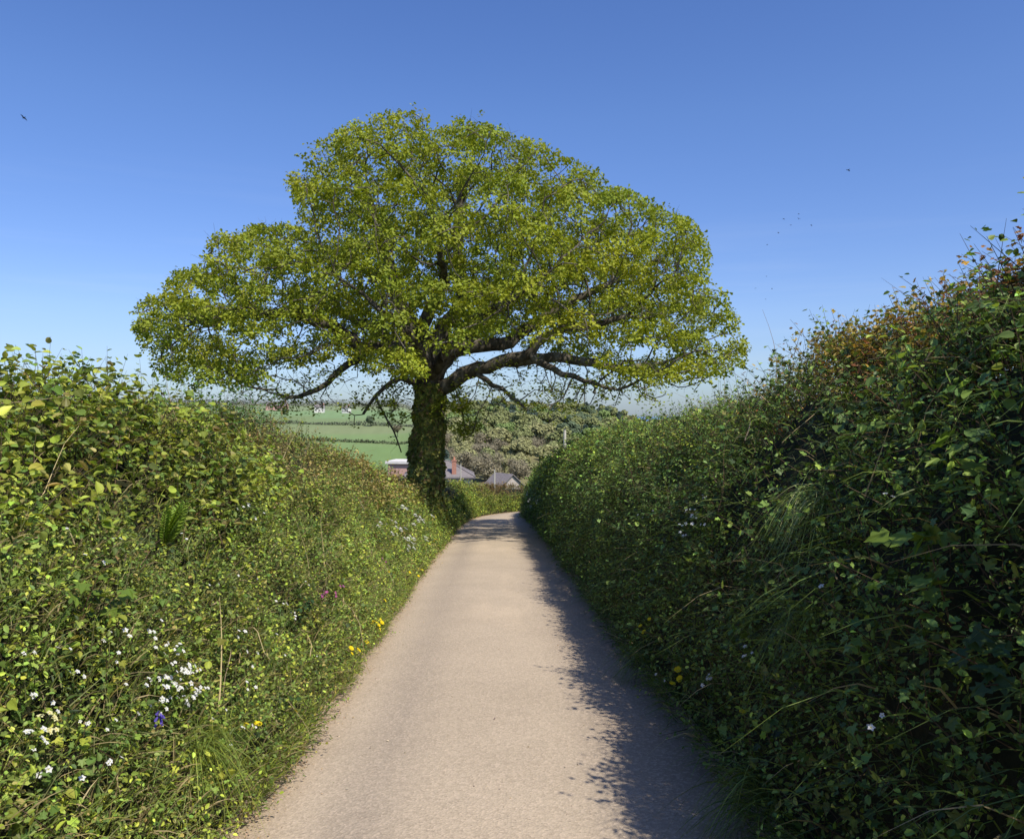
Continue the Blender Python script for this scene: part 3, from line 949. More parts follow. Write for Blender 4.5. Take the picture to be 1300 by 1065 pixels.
    def dense(pl, step=.3):
        p = np.array([at(*q) for q in pl])
        s = np.concatenate([[0], np.cumsum(np.linalg.norm(np.diff(p, axis=0), axis=1))])
        q, _ = p, 0
        n = max(3, int(s[-1] / step))
        ss = np.linspace(0, s[-1], n)
        r = np.stack([np.interp(ss, s, p[:, k]) for k in range(3)], 1)
        # smooth the corners, then a little natural wobble
        for _ in range(2):
            r[1:-1] = .25 * r[:-2] + .5 * r[1:-1] + .25 * r[2:]
        w = rng.normal(size=r.shape) * .035
        w[0] = 0
        return r + w
    tr = dense(trunk, .3)
    tr[0] = base - np.array([0, 0, .4])
    chains = []
    for k, p in enumerate(tr):
        nodes.append(p); par.append(k - 1); hand_r.append(.38 - .03 * k / len(tr) + .25 * math.exp(-k / 1.5))
    chains.append(list(range(len(tr))))
    for pl, r0 in limbs:
        d = dense(pl)
        arr = np.array(nodes)
        start = int(np.argmin(((arr - d[0]) ** 2).sum(1)))
        ch = [start]
        for k, p in enumerate(d[1:] if len(d) > 1 else d):
            nodes.append(p); par.append(ch[-1]); hand_r.append(r0 * (1 - .78 * (k / len(d))))
            ch.append(len(nodes) - 1)
        chains.append(ch)
    hand_n = len(nodes)
    # space colonisation
    STEP, KILL, INF = .32, .42, 3.2
    alive = np.ones(len(A), bool)
    for it in range(90):
        kd = KDTree(len(nodes))
        for k, p in enumerate(nodes):
            kd.insert(p, k)
        kd.balance()
        acc = {}
        for ai in np.nonzero(alive)[0]:
            co, k, dist = kd.find(A[ai])
            if dist < KILL:
                alive[ai] = False
            elif dist < INF + (6 if it < 12 else 0) and k > len(tr) - 5:
                v = A[ai] - nodes[k]
                acc.setdefault(k, []).append(v / dist)
        if not acc:
            break
        for k, vs in acc.items():
            d = np.sum(vs, 0)
            d = d / (np.linalg.norm(d) + 1e-6)
            if par[k] >= 0:
                pd = nodes[k] - nodes[par[k]]
                d = d + .35 * pd / (np.linalg.norm(pd) + 1e-6)
            d = d + rng.normal(size=3) * .22
            d /= np.linalg.norm(d)
            nodes.append(nodes[k] + d * STEP); par.append(k); hand_r.append(0)
        if len(nodes) > 26000:
            break
    nodes = np.array(nodes); par = np.array(par)
    print("oak nodes", len(nodes), "left", alive.sum())
    n = len(nodes)
    kids = [[] for _ in range(n)]
    for k in range(n):
        if par[k] >= 0:
            kids[par[k]].append(k)
    EXP = 2.25
    r = np.zeros(n)
    order = sorted(range(n), key=lambda k: -k)
    for k in order:
        r[k] = .0125 if not kids[k] else sum(r[c] ** EXP for c in kids[k]) ** (1 / EXP)
    pipe = r.copy()
    hr = np.array(hand_r)
    r = np.where(hr > 0, np.maximum(hr, np.minimum(r, .05)), np.minimum(r, .16))
    # limbs and trunk as parts
    for ci, ch in enumerate(chains):
        g = Geo()
        ids = list(ch)
        rad = r[ids].copy()
        if ci:
            rad[0] = min(rad[0], rad[1] * 1.25)
        pts = nodes[ids]
        tube(g, pts, rad, (.1, .08, .06), 14 if ci == 0 else 9)
        me = g.mesh("trunk" if ci == 0 else "limb", M_BARK, True)
        if True:
            co = np.zeros(len(me.vertices) * 3, np.float32); me.vertices.foreach_get("co", co)
            co = co.reshape(-1, 3)
            amp = .10 if ci == 0 else .035
            co += (np.stack([fbm(co, 1.6, 90 + q) for q in range(3)], 1) - .5) * amp * 2
            me.vertices.foreach_set("co", co.ravel())
        o = link("trunk" if ci == 0 else "limb", me, root); o.location = inv
    g = Geo()
    used = np.zeros(n, bool); used[:hand_n] = True
    stack = [(k, c) for k in range(hand_n) for c in kids[k] if c >= hand_n]
    while stack:
        p0, c = stack.pop()
        ch = [p0]
        k = c
        while True:
            ch.append(k)
            if not kids[k]:
                break
            ks = sorted(kids[k], key=lambda q: -r[q])
            for q in ks[1:]:
                stack.append((k, q))
            k = ks[0]
        rad = r[ch].copy(); rad[0] = rad[1]
        pts = nodes[ch].copy()
        tube(g, pts, rad, (.1, .08, .06), 6 if rad[0] > .04 else 4, False)
    # fine side twigs
    thin = np.nonzero((pipe < .034) & (np.arange(n) >= hand_n))[0]
    tw = rng.choice(thin, min(len(thin), 6000), replace=False)
    strands(g, nodes[tw], norm(rand_unit(len(tw)) + np.array([0, 0, .15])), rng.uniform(.25, .6, len(tw)), .006, .25, (.1, .08, .06), 4, 3)
    o = link("branches", g.mesh("branches", M_BARK, True), root); o.location = inv
    # leaves in tufts
    gl = Geo()
    kd = KDTree(n)
    for k, p in enumerate(nodes):
        kd.insert(p, k)
    kd.balance()
    near = np.array([kd.find(p)[2] for p in ALL])           # leaves only where a twig carries them
    okl = near < np.where(np.arange(len(ALL)) < n_pad, .8, .30)
    TD, TW = TD[okl[:n_pad]], TW[okl[:n_pad]]
    ALL = ALL[okl]; n_pad = len(TD)
    nh = len(ALL) - n_pad
    TD = np.vstack([TD, np.tile([0, 0, .3], (nh, 1))]); TW = np.append(TW, np.full(nh, .8))
    few = np.arange(len(ALL)) >= n_pad
    hx, hy_ = project(ALL)
    few &= ~((hx > 470) & (hx < 612) & (hy_ > 492))          # thick leafy sprays close to the trunk
    tn = rng.choice(thin, 3500)                            # odd leaves along the inner twigs
    TP = np.vstack([ALL, nodes[tn] + .1 * rng.normal(size=(len(tn), 3))])
    TN = norm(np.vstack([TD * .75 + np.array([0, 0, .6]), np.tile([0, 0, 1.0], (len(tn), 1))]))
    TW = np.append(TW, np.full(len(tn), .6)); few = np.append(few, np.ones(len(tn), bool))
    tone = .5 * TW + .5 * vnoise(TP, .5, 101); tone2 = vnoise(TP, 1.7, 102)
    hue = (np.array([.400, .415, .032])[None] * (1 - tone[:, None]) + np.array([.215, .295, .034])[None] * tone[:, None]) * (.72 + .5 * tone2)[:, None]
    print("tufts", len(TP))
    for j in range(11):
        sel = ~few if j > 3 else np.ones(len(TP), bool)
        m = int(sel.sum())
        tang = norm(rand_unit(m) + .5 * TN[sel])
        nn = norm(TN[sel] + .5 * rng.normal(size=(m, 3)))
        leaves(gl, T_OAK, TP[sel] + tang * .04 + rng.normal(size=(m, 3)) * .05, nn, tang, rng.uniform(.075, .13, m), hue[sel], .10)
    o = link("crown", gl.mesh("crown", M_OAK), root); o.location = inv
    # ivy sleeve on the trunk and creeping on to the fork
    gi = Geo()
    m = 15000
    t = rng.random(m) ** .85
    zz = np.linspace(0, 1, len(tr))
    cx = np.stack([np.interp(t, zz, tr[:, k]) for k in range(3)], 1)
    an = rng.uniform(0, 2 * math.pi, m)
    out = np.stack([np.cos(an), np.sin(an), np.zeros(m)], 1)
    rad = np.interp(t, zz, r[:len(tr)]) + .03
    q = cx + out * rad[:, None]
    bul = vnoise(q, 1.3, 111) * .20 * (1 - .85 * t) + vnoise(q, 4, 112) * .13 * (1 - .5 * t)
    P = cx + out * (rad + bul * rng.uniform(.3, 1.05, m) + .05)[:, None]
    keep = rng.random(m) < 1.25 - .95 * sm(t, .68, 1.0)
    P, out, t = P[keep], out[keep], t[keep]
    m = len(P)
    colr = pick(m, [(4, (.15, .19, .045)), (3, (.22, .26, .05)), (2, (.33, .32, .06)), (1, (.26, .17, .08)), (1, (.42, .37, .10))]) * (.6 + .8 * vnoise(P, 2, 114))[:, None]
    leaves(gi, T_LOBE, P, norm(out + np.array([0, 0, .45]) + .5 * rng.normal(size=P.shape)), norm(np.array([0, 0, -.6]) + rand_unit(m)), rng.uniform(.07, .14, m), colr, .2)
    o = link("ivy", gi.mesh("ivy", M_LEAF), root); o.location = inv


build_oak()
print("oak done")

# ------------------------------------------------------------------ wooded hillside trees
def tree_proto(kind, seed):
    """about 8 m tall; returns crown mesh, trunk mesh"""
    r_ = np.random.default_rng(seed)
    gl, gt = Geo(), Geo()
    H = 8.0
    tube(gt, [(0, 0, -.6), (.05, 0, 1.5), (.1, .1, 3.5), (0, .15, 5.5)], [.22, .18, .12, .04], (.10, .085, .07), 6)
    lumps = []
    if kind == 'conifer':
        for k in range(26):
            z = 1.2 + 6.6 * k / 26
            rr = 2.3 * (1 - (z / 8.3)) + .2
            a = r_.uniform(0, 6.28)
            lumps.append((np.array([math.cos(a) * rr * .55, math.sin(a) * rr * .55, z]), np.array([rr * .75, rr * .75, .5])))
    else:
        for k in range(16):
            d = r_.normal(size=3); d /= np.linalg.norm(d)
            c = np.array([0, 0, 5.0]) + d * np.array([2.5, 2.5, 1.9]) * r_.uniform(.6, 1.0)
            lumps.append((c, np.array([1.25, 1.25, .95]) * r_.uniform(.7, 1.15)))
    col = {'olive': (.25, .275, .115), 'bare': (.27, .24, .155), 'conifer': (.12, .165, .13), 'fresh': (.23, .31, .11), 'pale': (.32, .32, .15), 'dark': (.145, .19, .11)}[kind]  # leaf colours lifted to carry distance haze
    for c, s in lumps:
        for q in range(3):
            m = np.array([(0, 0, 2.4 + r_.uniform(0, 1.5)), tuple(c * .6 + np.array([0, 0, 1.4])), tuple(c + r_.normal(size=3) * s * .6)])
            tube(gt, m, [.07, .045, .015], (.13, .11, .085), 4, False)
        n = 190 if kind != 'bare' else 60
        d = r_.normal(size=(n, 3)); d /= np.linalg.norm(d, axis=1, keepdims=True)
        P = c + d * s * (r_.random((n, 1)) ** .22)
        nn = d + np.array([0, 0, .35]) + .22 * r_.normal(size=(n, 3))
        leaves(gl, T_ROUND, P, nn, r_.normal(size=(n, 3)), r_.uniform(.4, .8, n) * (.9 if kind != 'bare' else .55), np.array(col) * r_.uniform(.9, 1.1, (n, 1)) * (1 + .2 * d[:, 2:3]), 0)  # clump tops lighter, undersides darker: overhead light put into leaf colour
        if kind in ('bare', 'pale', 'olive'):
            m = 90 if kind == 'bare' else 25
            dd = r_.normal(size=(m, 3)); dd /= np.linalg.norm(dd, axis=1, keepdims=True)
            strands(gt, c + dd * s * .4, dd + np.array([0, 0, .5]), r_.uniform(.5, 1.3, m), .028, .2, np.array([.36, .32, .22]) * r_.uniform(.7, 1.2, (m, 1)), 3, 3)
    return gl.mesh("crown", M_FAR), gt.mesh("trunk", M_FAR)


TREE_LABEL = {
    'olive': 'olive-green budding tree in the hillside wood across the valley',
    'bare': 'grey-brown leafless tree in the hillside wood across the valley',
    'conifer': 'dark blue-green conifer in the hillside wood across the valley',
    'fresh': 'fresh green leafing tree in the hillside wood across the valley',
    'pale': 'pale straw-coloured tree in the hillside wood across the valley',
    'dark': 'dark green rounded tree in the hillside wood across the valley'}
PROTO = {}
for k, kd_ in enumerate(TREE_LABEL):
    PROTO[kd_] = [tree_proto(kd_, 40 + 3 * k + q) for q in range(3)]


def plant(kind, x, y, s, label=None, group=None, sz=1.0):
    cr, tk = random.choice(PROTO[kind])
    t = thing("broadleaf_tree" if kind != 'conifer' else "conifer_tree", label or TREE_LABEL[kind], "tree", (x, y, terrain_z(np.array([x]), np.array([y]))[0] - .2),
              random.uniform(0, 6.28), group)
    t.scale = (s, s, s * sz)
    link("trunk", tk, t); link("crown", cr, t)
    return t


def wood():
    n = 0
    pts = []
    tries = 0
    while n < 290 and tries < 20000:
        tries += 1
        y = random.uniform(165, 455)
        a = random.uniform(-.105, .165)
        x = a * y
        if a < -.06 and y < 200:
            continue
        gap = 2.5 + y * .0085
        if any((x - p[0]) ** 2 + ((y - p[1]) * .6) ** 2 < gap ** 2 for p in pts):
            continue
        pts.append((x, y))
        nz_ = vnoise(np.array([[x, y, 0]]), .022, 131)[0]; n2 = random.random()
        if y > 370 and n2 < .35: kind = 'conifer' if n2 < .2 else 'dark'
        elif nz_ > .62: kind = 'bare' if n2 < .38 else ('olive' if n2 < .75 else 'pale')
        elif nz_ > .45: kind = 'olive' if n2 < .5 else ('pale' if n2 < .85 else 'bare')
        elif nz_ > .3: kind = 'fresh' if n2 < .45 else ('olive' if n2 < .8 else 'pale')
        else: kind = 'dark' if n2 < .35 else ('conifer' if n2 < .5 else 'olive')
        plant(kind, x, y, random.uniform(.8, 1.3) * (.9 if y < 220 else 1.1), None, "%s trees of the wooded hillside" % kind)
        n += 1
    print("wood", n)


wood()
# single trees nearer than the wood
p = at(566, 590, 125); plant('conifer', p[0] - .3, 125, .95, "dark evergreen tree behind the slate roof of the chimneyed house")
p = at(402, 560, 78); plant('bare', p[0], 78, .55, "brown leafless tree rising behind the left hedge in front of the fields", None, .95)
p = at(366, 540, 60); plant('fresh', p[0], 330, .8, "small green tree at the lower edge of the hill fields")
for px, yv, kd_, lab in [(362, 640, 'dark', 'dark round tree on a field boundary, left of the white farmhouse'), (505, 470, 'bare', 'bare brown tree in the hill fields just left of the oak trunk'),
                         (470, 560, 'dark', 'dark tree on the upper field boundary left of the oak trunk')]:
    plant(kd_, (px - 650) / FPX * yv, yv, 1.0, lab)


def hedgerow(pts, h, w, col, label, seed):
    r_ = np.random.default_rng(seed)
    pts = np.array(pts, float)
    s = np.concatenate([[0], np.cumsum(np.linalg.norm(np.diff(pts, axis=0), axis=1))])
    n = int(s[-1] * 14)
    u = r_.uniform(0, s[-1], n)
    x = np.interp(u, s, pts[:, 0]) + r_.normal(0, w, n); y = np.interp(u, s, pts[:, 1]) + r_.normal(0, w, n)
    z = terrain_z(x, y)
    hh = h * (.5 + vnoise(np.stack([x, y, x * 0], 1), .09, seed))
    P = np.stack([x, y, z + hh * r_.random(n)], 1)
    g = Geo()
    leaves(g, T_ROUND, P, r_.normal(size=(n, 3)) + np.array([0, -.3, .8]), r_.normal(size=(n, 3)), r_.uniform(.5, 1.2, n), np.array(col) * r_.uniform(.7, 1.25, (n, 1)), 0)
    c = P.mean(0); c[2] = z.min()
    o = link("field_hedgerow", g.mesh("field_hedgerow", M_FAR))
    o.location = c
    me = o.data
    co = np.zeros(len(me.vertices) * 3, np.float32); me.vertices.foreach_get("co", co)
    me.vertices.foreach_set("co", (co.reshape(-1, 3) - c).ravel().astype(np.float32)); me.update()
    tag(o, label, "hedgerow")


def row(yv, k=0.28, a0=-.48, a1=-.09):
    out = []
    for a in np.linspace(a0, a1, 14):
        y = yv / (1 + k * a)
        out.append((a * y, y))
    return out


hedgerow(row(395, .5), 1.5, .5, (.15, .18, .10), "lowest dark field hedgerow crossing the green hillside on the left", 1)
hedgerow(row(540), 2.2, .9, (.14, .16, .11), "broad dark field hedgerow midway up the left hillside", 3)
hedgerow(row(780), 4, 1.8, (.23, .24, .20), "hazy tree belt close under the left skyline", 6)  # both skyline belts have colours paled for distance haze
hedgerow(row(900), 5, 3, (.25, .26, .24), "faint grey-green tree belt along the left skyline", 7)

# ------------------------------------------------------------------ houses and poles
M_SLATE = noise_mat("slate_roof", [(.3, (.17, .15, .145)), (.7, (.26, .235, .225))], 2.5, 5, .8, .4, 6, .2, (1, 1, 4))
M_RENDER = noise_mat("white_render", [(.3, (.62, .59, .54)), (.7, (.76, .73, .68))], 1.5, 5, .9, .1)
M_STONE = noise_mat("pale_stone", [(.3, (.36, .30, .25)), (.5, (.46, .40, .34)), (.7, (.54, .48, .42))], 3, 6, .9, .4)
M_BRICK = noise_mat("red_brick", [(.3, (.36, .16, .11)), (.7, (.48, .25, .18))], 4, 5, .9, .3)
M_PINK = noise_mat("pink_render", [(.3, (.50, .30, .25)), (.7, (.60, .38, .32))], 2, 5, .9, .1)
M_DARK = noise_mat("dark_timber", [(.3, (.03, .03, .035)), (.7, (.06, .06, .065))], 4, 3, .7, 0)
M_GLASS = noise_mat("window_glass", [(.3, (.02, .03, .04)), (.7, (.06, .07, .09))], 2, 2, .12, 0, spec=.6)
M_POLE = noise_mat("weathered_pole", [(.3, (.46, .43, .35)), (.7, (.60, .56, .46))], 6, 5, .8, .2)
M_TERRA = noise_mat("terracotta", [(.3, (.45, .20, .12)), (.7, (.55, .27, .17))], 6, 3, .8, 0)


def quadmesh(V, F):
    g = Geo()
    V = np.array(V, float)
    for f in F:
        pass
    tri = [f for f in F if len(f) == 3]; qd = [f for f in F if len(f) == 4]; pe = [f for f in F if len(f) == 5]
    fs = [np.array(x) for x in (tri, qd, pe) if x]
    g.add(V, fs, (.5, .5, .5))
    return g


def solid(name, geo, mat, parent):
    return link(name, geo.mesh(name, mat), parent)


def window(parent, x0, x1, z0, z1, y, axis='y', sgn=-1):
    """window on the wall plane y (or x): frame bars proud of the wall, pane set inside the frame"""
    def bx(g, a0, a1, c0, c1, p0, p1):
        lo = (a0, min(p0, p1), c0); hi = (a1, max(p0, p1), c1)
        if axis == 'x':
            lo = (min(p0, p1), a0, c0); hi = (max(p0, p1), a1, c1)
        box(g, lo, hi)
    g = Geo(); f = .07
    bx(g, x0, x0 + f, z0, z1, y, y + sgn * .06); bx(g, x1 - f, x1, z0, z1, y, y + sgn * .06)
    bx(g, x0 + f, x1 - f, z0, z0 + f, y, y + sgn * .055); bx(g, x0 + f, x1 - f, z1 - f, z1, y, y + sgn * .055)
    xm = (x0 + x1) / 2
    bx(g, xm - f / 2, xm + f / 2, z0 + f, z1 - f, y, y + sgn * .05)
    w = solid("window", g, M_RENDER, parent)
    g = Geo(); bx(g, x0 + f, x1 - f, z0 + f, z1 - f, y, y + sgn * .02)
    solid("pane", g, M_GLASS, w)
    return w


def bungalow():
    Y = 112
    c = at(600, 606, Y)                      # right end of the front eave
    W, D, HW, RI = 9.0, 7.5, 2.6, 2.0
    x1 = c[0] - .35
    z0 = c[2] - HW
    t = thing("bungalow", "low white bungalow with hipped slate roof and red brick chimney beyond the far hedge", "house", (x1 - W / 2, Y + D / 2, z0), math.radians(4))
    g = Geo(); box(g, (-W / 2, -D / 2, -1.2), (W / 2, D / 2, HW)); solid("wall", g, M_RENDER, t)
    e = .45
    a, b = W / 2 + e, D / 2 + e
    r = W / 2 - D / 2 + .6
    V = [(-a, -b, HW - .1), (a, -b, HW - .1), (a, b, HW - .1), (-a, b, HW - .1), (-r, 0, HW + RI), (r, 0, HW + RI), (-a, -b, HW + .06), (a, -b, HW + .06), (a, b, HW + .06), (-a, b, HW + .06)]
    roof = solid("roof", quadmesh(V, [(6, 7, 5, 4), (8, 9, 4, 5), (7, 8, 5), (9, 6, 4), (0, 3, 2, 1), (0, 1, 7, 6), (1, 2, 8, 7), (2, 3, 9, 8), (3, 0, 6, 9)]), M_SLATE, t)
    g = Geo(); tube(g, [(-r, 0, HW + RI + .03), (r, 0, HW + RI + .03)], [.1, .1], sides=6)
    for sx in (-1, 1):
        for sy in (-1, 1):
            tube(g, [(sx * r, 0, HW + RI + .03), (sx * a, sy * b, HW + .09)], [.09, .09], sides=5)
    solid("ridge_tiles", g, M_SLATE, roof)
    cx = at(574, 600, Y)[0] - t.location[0]
    g = Geo(); box(g, (cx - .3, -b + .7, HW - .1), (cx + .3, -b + 1.3, HW + RI + .15)); box(g, (cx - .36, -b + .64, HW + RI + .15), (cx + .36, -b + 1.36, HW + RI + .3))
    ch = solid("chimney", g, M_BRICK, roof)
    g = Geo(); tube(g, [(cx, -b + 1, HW + RI + .3), (cx, -b + 1, HW + RI + .75)], [.15, .12], sides=8); solid("chimney_pot", g, M_TERRA, t)
    g = Geo(); box(g, (-a, -b - .1, HW - .28), (a, -b - .003, HW - .12)); solid("gutter", g, M_DARK, t)
    window(t, W / 2 - 3.4, W / 2 - 1.6, .9, 2.1, -D / 2); window(t, -W / 2 + 1.5, -W / 2 + 3.3, .9, 2.1, -D / 2)


def barn():
    Y = 118
    c = at(650, 603, Y)
    W, D, HW, RI = 3.6, 4.2, 2.2, 1.5
    t = thing("stone_barn", "small pale stone building with gabled slate roof peeping over the far hedge", "house", (c[0], Y, c[2] - HW - RI), math.radians(34))
    a, b = W / 2, D
    V = [(-a, 0, -1), (a, 0, -1), (a, b, -1), (-a, b, -1), (-a, 0, HW), (a, 0, HW), (a, b, HW), (-a, b, HW), (0, 0, HW + RI), (0, b, HW + RI)]
    solid("wall", quadmesh(V, [(0, 1, 5, 8, 4), (2, 3, 7, 9, 6), (1, 2, 6, 5), (3, 0, 4, 7), (0, 3, 2, 1)]), M_STONE, t)
    e = .3; th = .14
    sl = RI / a
    V, F = [], []
    for sx in (-1, 1):
        k = len(V)
        x0, x1 = 0, sx * (a + e)
        z0, z1 = HW + RI + .02, HW + RI + .02 - sl * (a + e)
        for yy in (-e, b + e):
            V += [(x0, yy, z0), (x1, yy, z1), (x1, yy, z1 + th), (x0, yy, z0 + th)]
        F += [(k, k + 1, k + 2, k + 3), (k + 4, k + 7, k + 6, k + 5), (k + 3, k + 2, k + 6, k + 7), (k, k + 4, k + 5, k + 1), (k + 1, k + 5, k + 6, k + 2)]
    solid("roof", quadmesh(V, F), M_SLATE, t)
    window(t, -.5, .5, .8, 1.9, 0)


def pink_house():
    Y = 128
    c = at(492, 585, Y)
    t = thing("pink_house", "pinkish house with a white roof edge between left hedge and oak trunk", "house", (c[0] + 3, Y, c[2] - 3.2), math.radians(-6))
    g = Geo(); box(g, (-3, 0, -1.5), (3, 6, 2.75)); solid("wall", g, M_PINK, t)
    g = Geo(); box(g, (-3.35, -.4, 2.75), (3.35, 6.4, 3.15)); solid("roof", g, M_RENDER, t)
    window(t, .8, 2.2, 1.0, 2.2, 0)


def farmhouse(px, yv, W, D, HW, RI, wall, label, rz):
    x = (px - 650) / FPX * yv
    z = terrain_z(np.array([x]), np.array([yv]))[0]
    t = thing("farmhouse", label, "house", (x, yv, z), rz)
    a, b = W / 2, D / 2
    V = [(-a, -b, -2), (a, -b, -2), (a, b, -2), (-a, b, -2), (-a, -b, HW), (a, -b, HW), (a, b, HW), (-a, b, HW), (-a, 0, HW + RI), (a, 0, HW + RI)]
    solid("wall", quadmesh(V, [(0, 1, 5, 4), (2, 3, 7, 6), (1, 2, 6, 9, 5), (3, 0, 4, 8, 7)]), wall, t)
    e = .4
    V = [(-a - e, -b - e, HW - .1), (a + e, -b - e, HW - .1), (a + e, 0, HW + RI + .15), (-a - e, 0, HW + RI + .15), (a + e, b + e, HW - .1), (-a - e, b + e, HW - .1)]
    solid("roof", quadmesh(V, [(0, 1, 2, 3), (3, 2, 4, 5)]), M_SLATE, t)
    g = Geo(); box(g, (a - 1.2, -.4, HW + RI - .3), (a - .4, .4, HW + RI + 1.2)); solid("chimney", g, M_BRICK, t)
    for k in range(3):
        xx = -a + W * (k + .5) / 3
        window(t, xx - .6, xx + .6, 1, 2.4, -b)


def pole(px, ptop, pbot, Y, r, label, arm):
    top = at(px, ptop, Y)
    x, y = top[0], Y
    z = terrain_z(np.array([x]), np.array([float(Y)]))[0]
    t = thing("utility_pole", label, "pole", (x, y, z - .3))
    g = Geo(); h = top[2] - z + .3
    tube(g, [(0, 0, 0), (0, 0, h * .5), (0, 0, h)], [r * 1.2, r * 1.08, r * .9], sides=10); solid("shaft", g, M_POLE, t)
    g = Geo()
    if arm:
        box(g, (-.6, -r * 1.1 - .09, h - .5), (.6, -r * 1.1, h - .38)); solid("crossarm", g, M_POLE, t)
        for sx in (-.5, .5):
            g = Geo(); tube(g, [(sx, -r - .05, h - .38), (sx, -r - .05, h - .22)], [.04, .03], sides=6); solid("insulator", g, M_RENDER, t)
    else:
        tube(g, [(0, 0, h), (0, 0, h + .12)], [r * .9, r * .3], sides=8); solid("cap", g, M_DARK, t)


bungalow(); barn(); pink_house()
farmhouse(406, 700, 8, 6, 4.5, 2.2, M_RENDER, "tiny white farmhouse on the far hillside under the oak's left branches", .1)
farmhouse(352, 740, 18, 8, 4.5, 2.6, M_PINK, "long pinkish farmhouse near the left skyline below the oak's lowest branch", -.1)
farmhouse(440, 690, 6, 5, 4.0, 2.0, M_RENDER, "second small white farmhouse, nearer the oak trunk on the far hillside", -.3)
pole(717, 546, 570, 62, .11, "pale wooden utility pole rising above the right hedge", False)
pole(628, 596, 620, 98, .075, "slim pale utility pole between the bungalow and the stone barn", False)
pole(585, 589, 612, 104, .06, "thin pole standing right of the bungalow's brick chimney", False)
hedgerow([(-7, 106), (-3, 107), (-1, 109)], 1.4, .5, (.03, .05, .025), "short dark garden hedge right of the bungalow", 9)

# ------------------------------------------------------------------ wild plants on the banks
def bvh(h):
    P, F = h.core(.03, 40)
    return BVHTree.FromPolygons([tuple(p) for p in P], [tuple(int(q) for q in f) for f in F])


BV = {'L': bvh(HL), 'R': bvh(HR)}


def hit(px, py, side):
    d = ray(px, py)
    loc, nrm, _, dist = BV[side].ray_cast(Vector(EYE), Vector(d).normalized())
    if loc is None:
        return None, None
    nrm = np.array(nrm)
    if nrm @ d > 0:
        nrm = -nrm
    return np.array(loc), nrm


def petal_disc(n, r, cup, col, ccol, rc=.25):
    g = Geo()
    an = np.arange(n) * 2 * math.pi / n
    T = np.stack([np.cos(an), np.sin(an), np.full(n, cup)], 1)
    leaves(g, T_ROUND, T * r * .1, np.tile([0, 0, 1.0], (n, 1)) - T * np.array([cup, cup, 0]), T, r, np.array(col))
    m = 8
    a2 = np.arange(m) * 2 * math.pi / m
    V = np.concatenate([[[0, 0, r * .16]], np.stack([np.cos(a2) * r * rc, np.sin(a2) * r * rc, np.full(m, r * .06)], 1)])
    g.add(V, [np.array([(0, 1 + k, 1 + (k + 1) % m) for k in range(m)])], np.array(ccol))
    return g.mesh("flower", M_PETAL)


ME_WHITE = petal_disc(5, .0110, .25, (.82, .83, .80), (.55, .55, .2))
ME_DAND = petal_disc(14, .022, .25, (.86, .72, .03), (.82, .62, .02), .5)
ME_CREAM = petal_disc(5, .018, .15, (.78, .76, .42), (.7, .5, .08))
ME_PINK = petal_disc(5, .016, .2, (.42, .10, .27), (.5, .3, .4))


def bell_mesh():
    g = Geo()
    for k in range(7):
        z = -.012 * k
        a = k * 2.2
        c = np.array([math.cos(a) * .014, math.sin(a) * .014, z])
        tube(g, [c, c + np.array([math.cos(a) * .008, math.sin(a) * .008, -.014]), c + np.array([math.cos(a) * .014, math.sin(a) * .014, -.024])], [.003, .007, .009], (.16, .12, .55), 6, False)
    return g.mesh("flower", M_PETAL)


ME_BELL = bell_mesh()


def umbel_mesh():
    g = Geo()
    n = 40
    a = rng.uniform(0, 6.28, n); q = np.sqrt(rng.random(n))
    P = np.stack([np.cos(a) * q * .05, np.sin(a) * q * .05, .018 * (1 - q * q)], 1)
    leaves(g, T_ROUND, P, np.tile([0, 0, 1.], (n, 1)) + .4 * rng.normal(size=(n, 3)), rand_unit(n), .014, np.array([.80, .80, .74]))
    for k in range(8):
        b = k * .785
        tube(g, [(0, 0, -.05), (math.cos(b) * .035, math.sin(b) * .035, .008)], [.0016, .001], (.09, .14, .04), 3, False)
    return g.mesh("flower", M_PETAL)


ME_UMBEL = umbel_mesh()
SUNV = np.array(sd)


def flower_plant(px, py, side, kind, label, cat, group=None, nfl=4, spread=.05, scale=1.0, name="wildflower", rise=.05):
    loc, nrm = hit(px, py, side)
    if loc is None:
        return
    dist = np.linalg.norm(loc - EYE)
    t = thing(name, label, cat, loc, 0, group)
    me = {'white': ME_WHITE, 'dand': ME_DAND, 'cream': ME_CREAM, 'pink': ME_PINK, 'bell': ME_BELL, 'umbel': ME_UMBEL}[kind]
    f = scale * max(1, dist / 9) ** .8
    g, gl = Geo(), Geo()
    heads = []
    for k in range(nfl):
        o_ = rng.normal(size=3) * spread * f * np.array([1, 1, .7])
        h = nrm * rise + np.array([0, 0, rise * .9]) + o_
        if h @ nrm < .03:
            h = h + nrm * (.03 - h @ nrm)
        heads.append(h)
        tube(g, [-nrm * .05, h * .5 + np.array([0, 0, -.01]), h], [.0016, .0014, .001], (.09, .14, .035), 4, False)
    m = 8
    leaves(gl, T_LONG if kind != 'dand' else T_OVAL, rng.normal(size=(m, 3)) * spread * .6 * f, np.tile(nrm, (m, 1)) + .4 * rng.normal(size=(m, 3)) + np.array([0, 0, .5]), rand_unit(m), .05 * f, (.08, .14, .03), .2)
    solid("stem", g, M_GRASS, t); solid("foliage", gl, M_LEAF, t)
    for h in heads:
        o = link("flower", me, t)
        o.location = [float(v) for v in h]
        up = norm(nrm * .8 + SUNV * .5 + .35 * rng.normal(size=3) + np.array([0, 0, .25]))
        if kind == 'bell':
            up = norm(np.array([0, 0, 1.]) + .2 * rng.normal(size=3))
        o.rotation_euler = Vector(up).to_track_quat('Z', 'Y').to_euler()
        s = f * random.uniform(.8, 1.25)
        o.scale = (s, s, s)


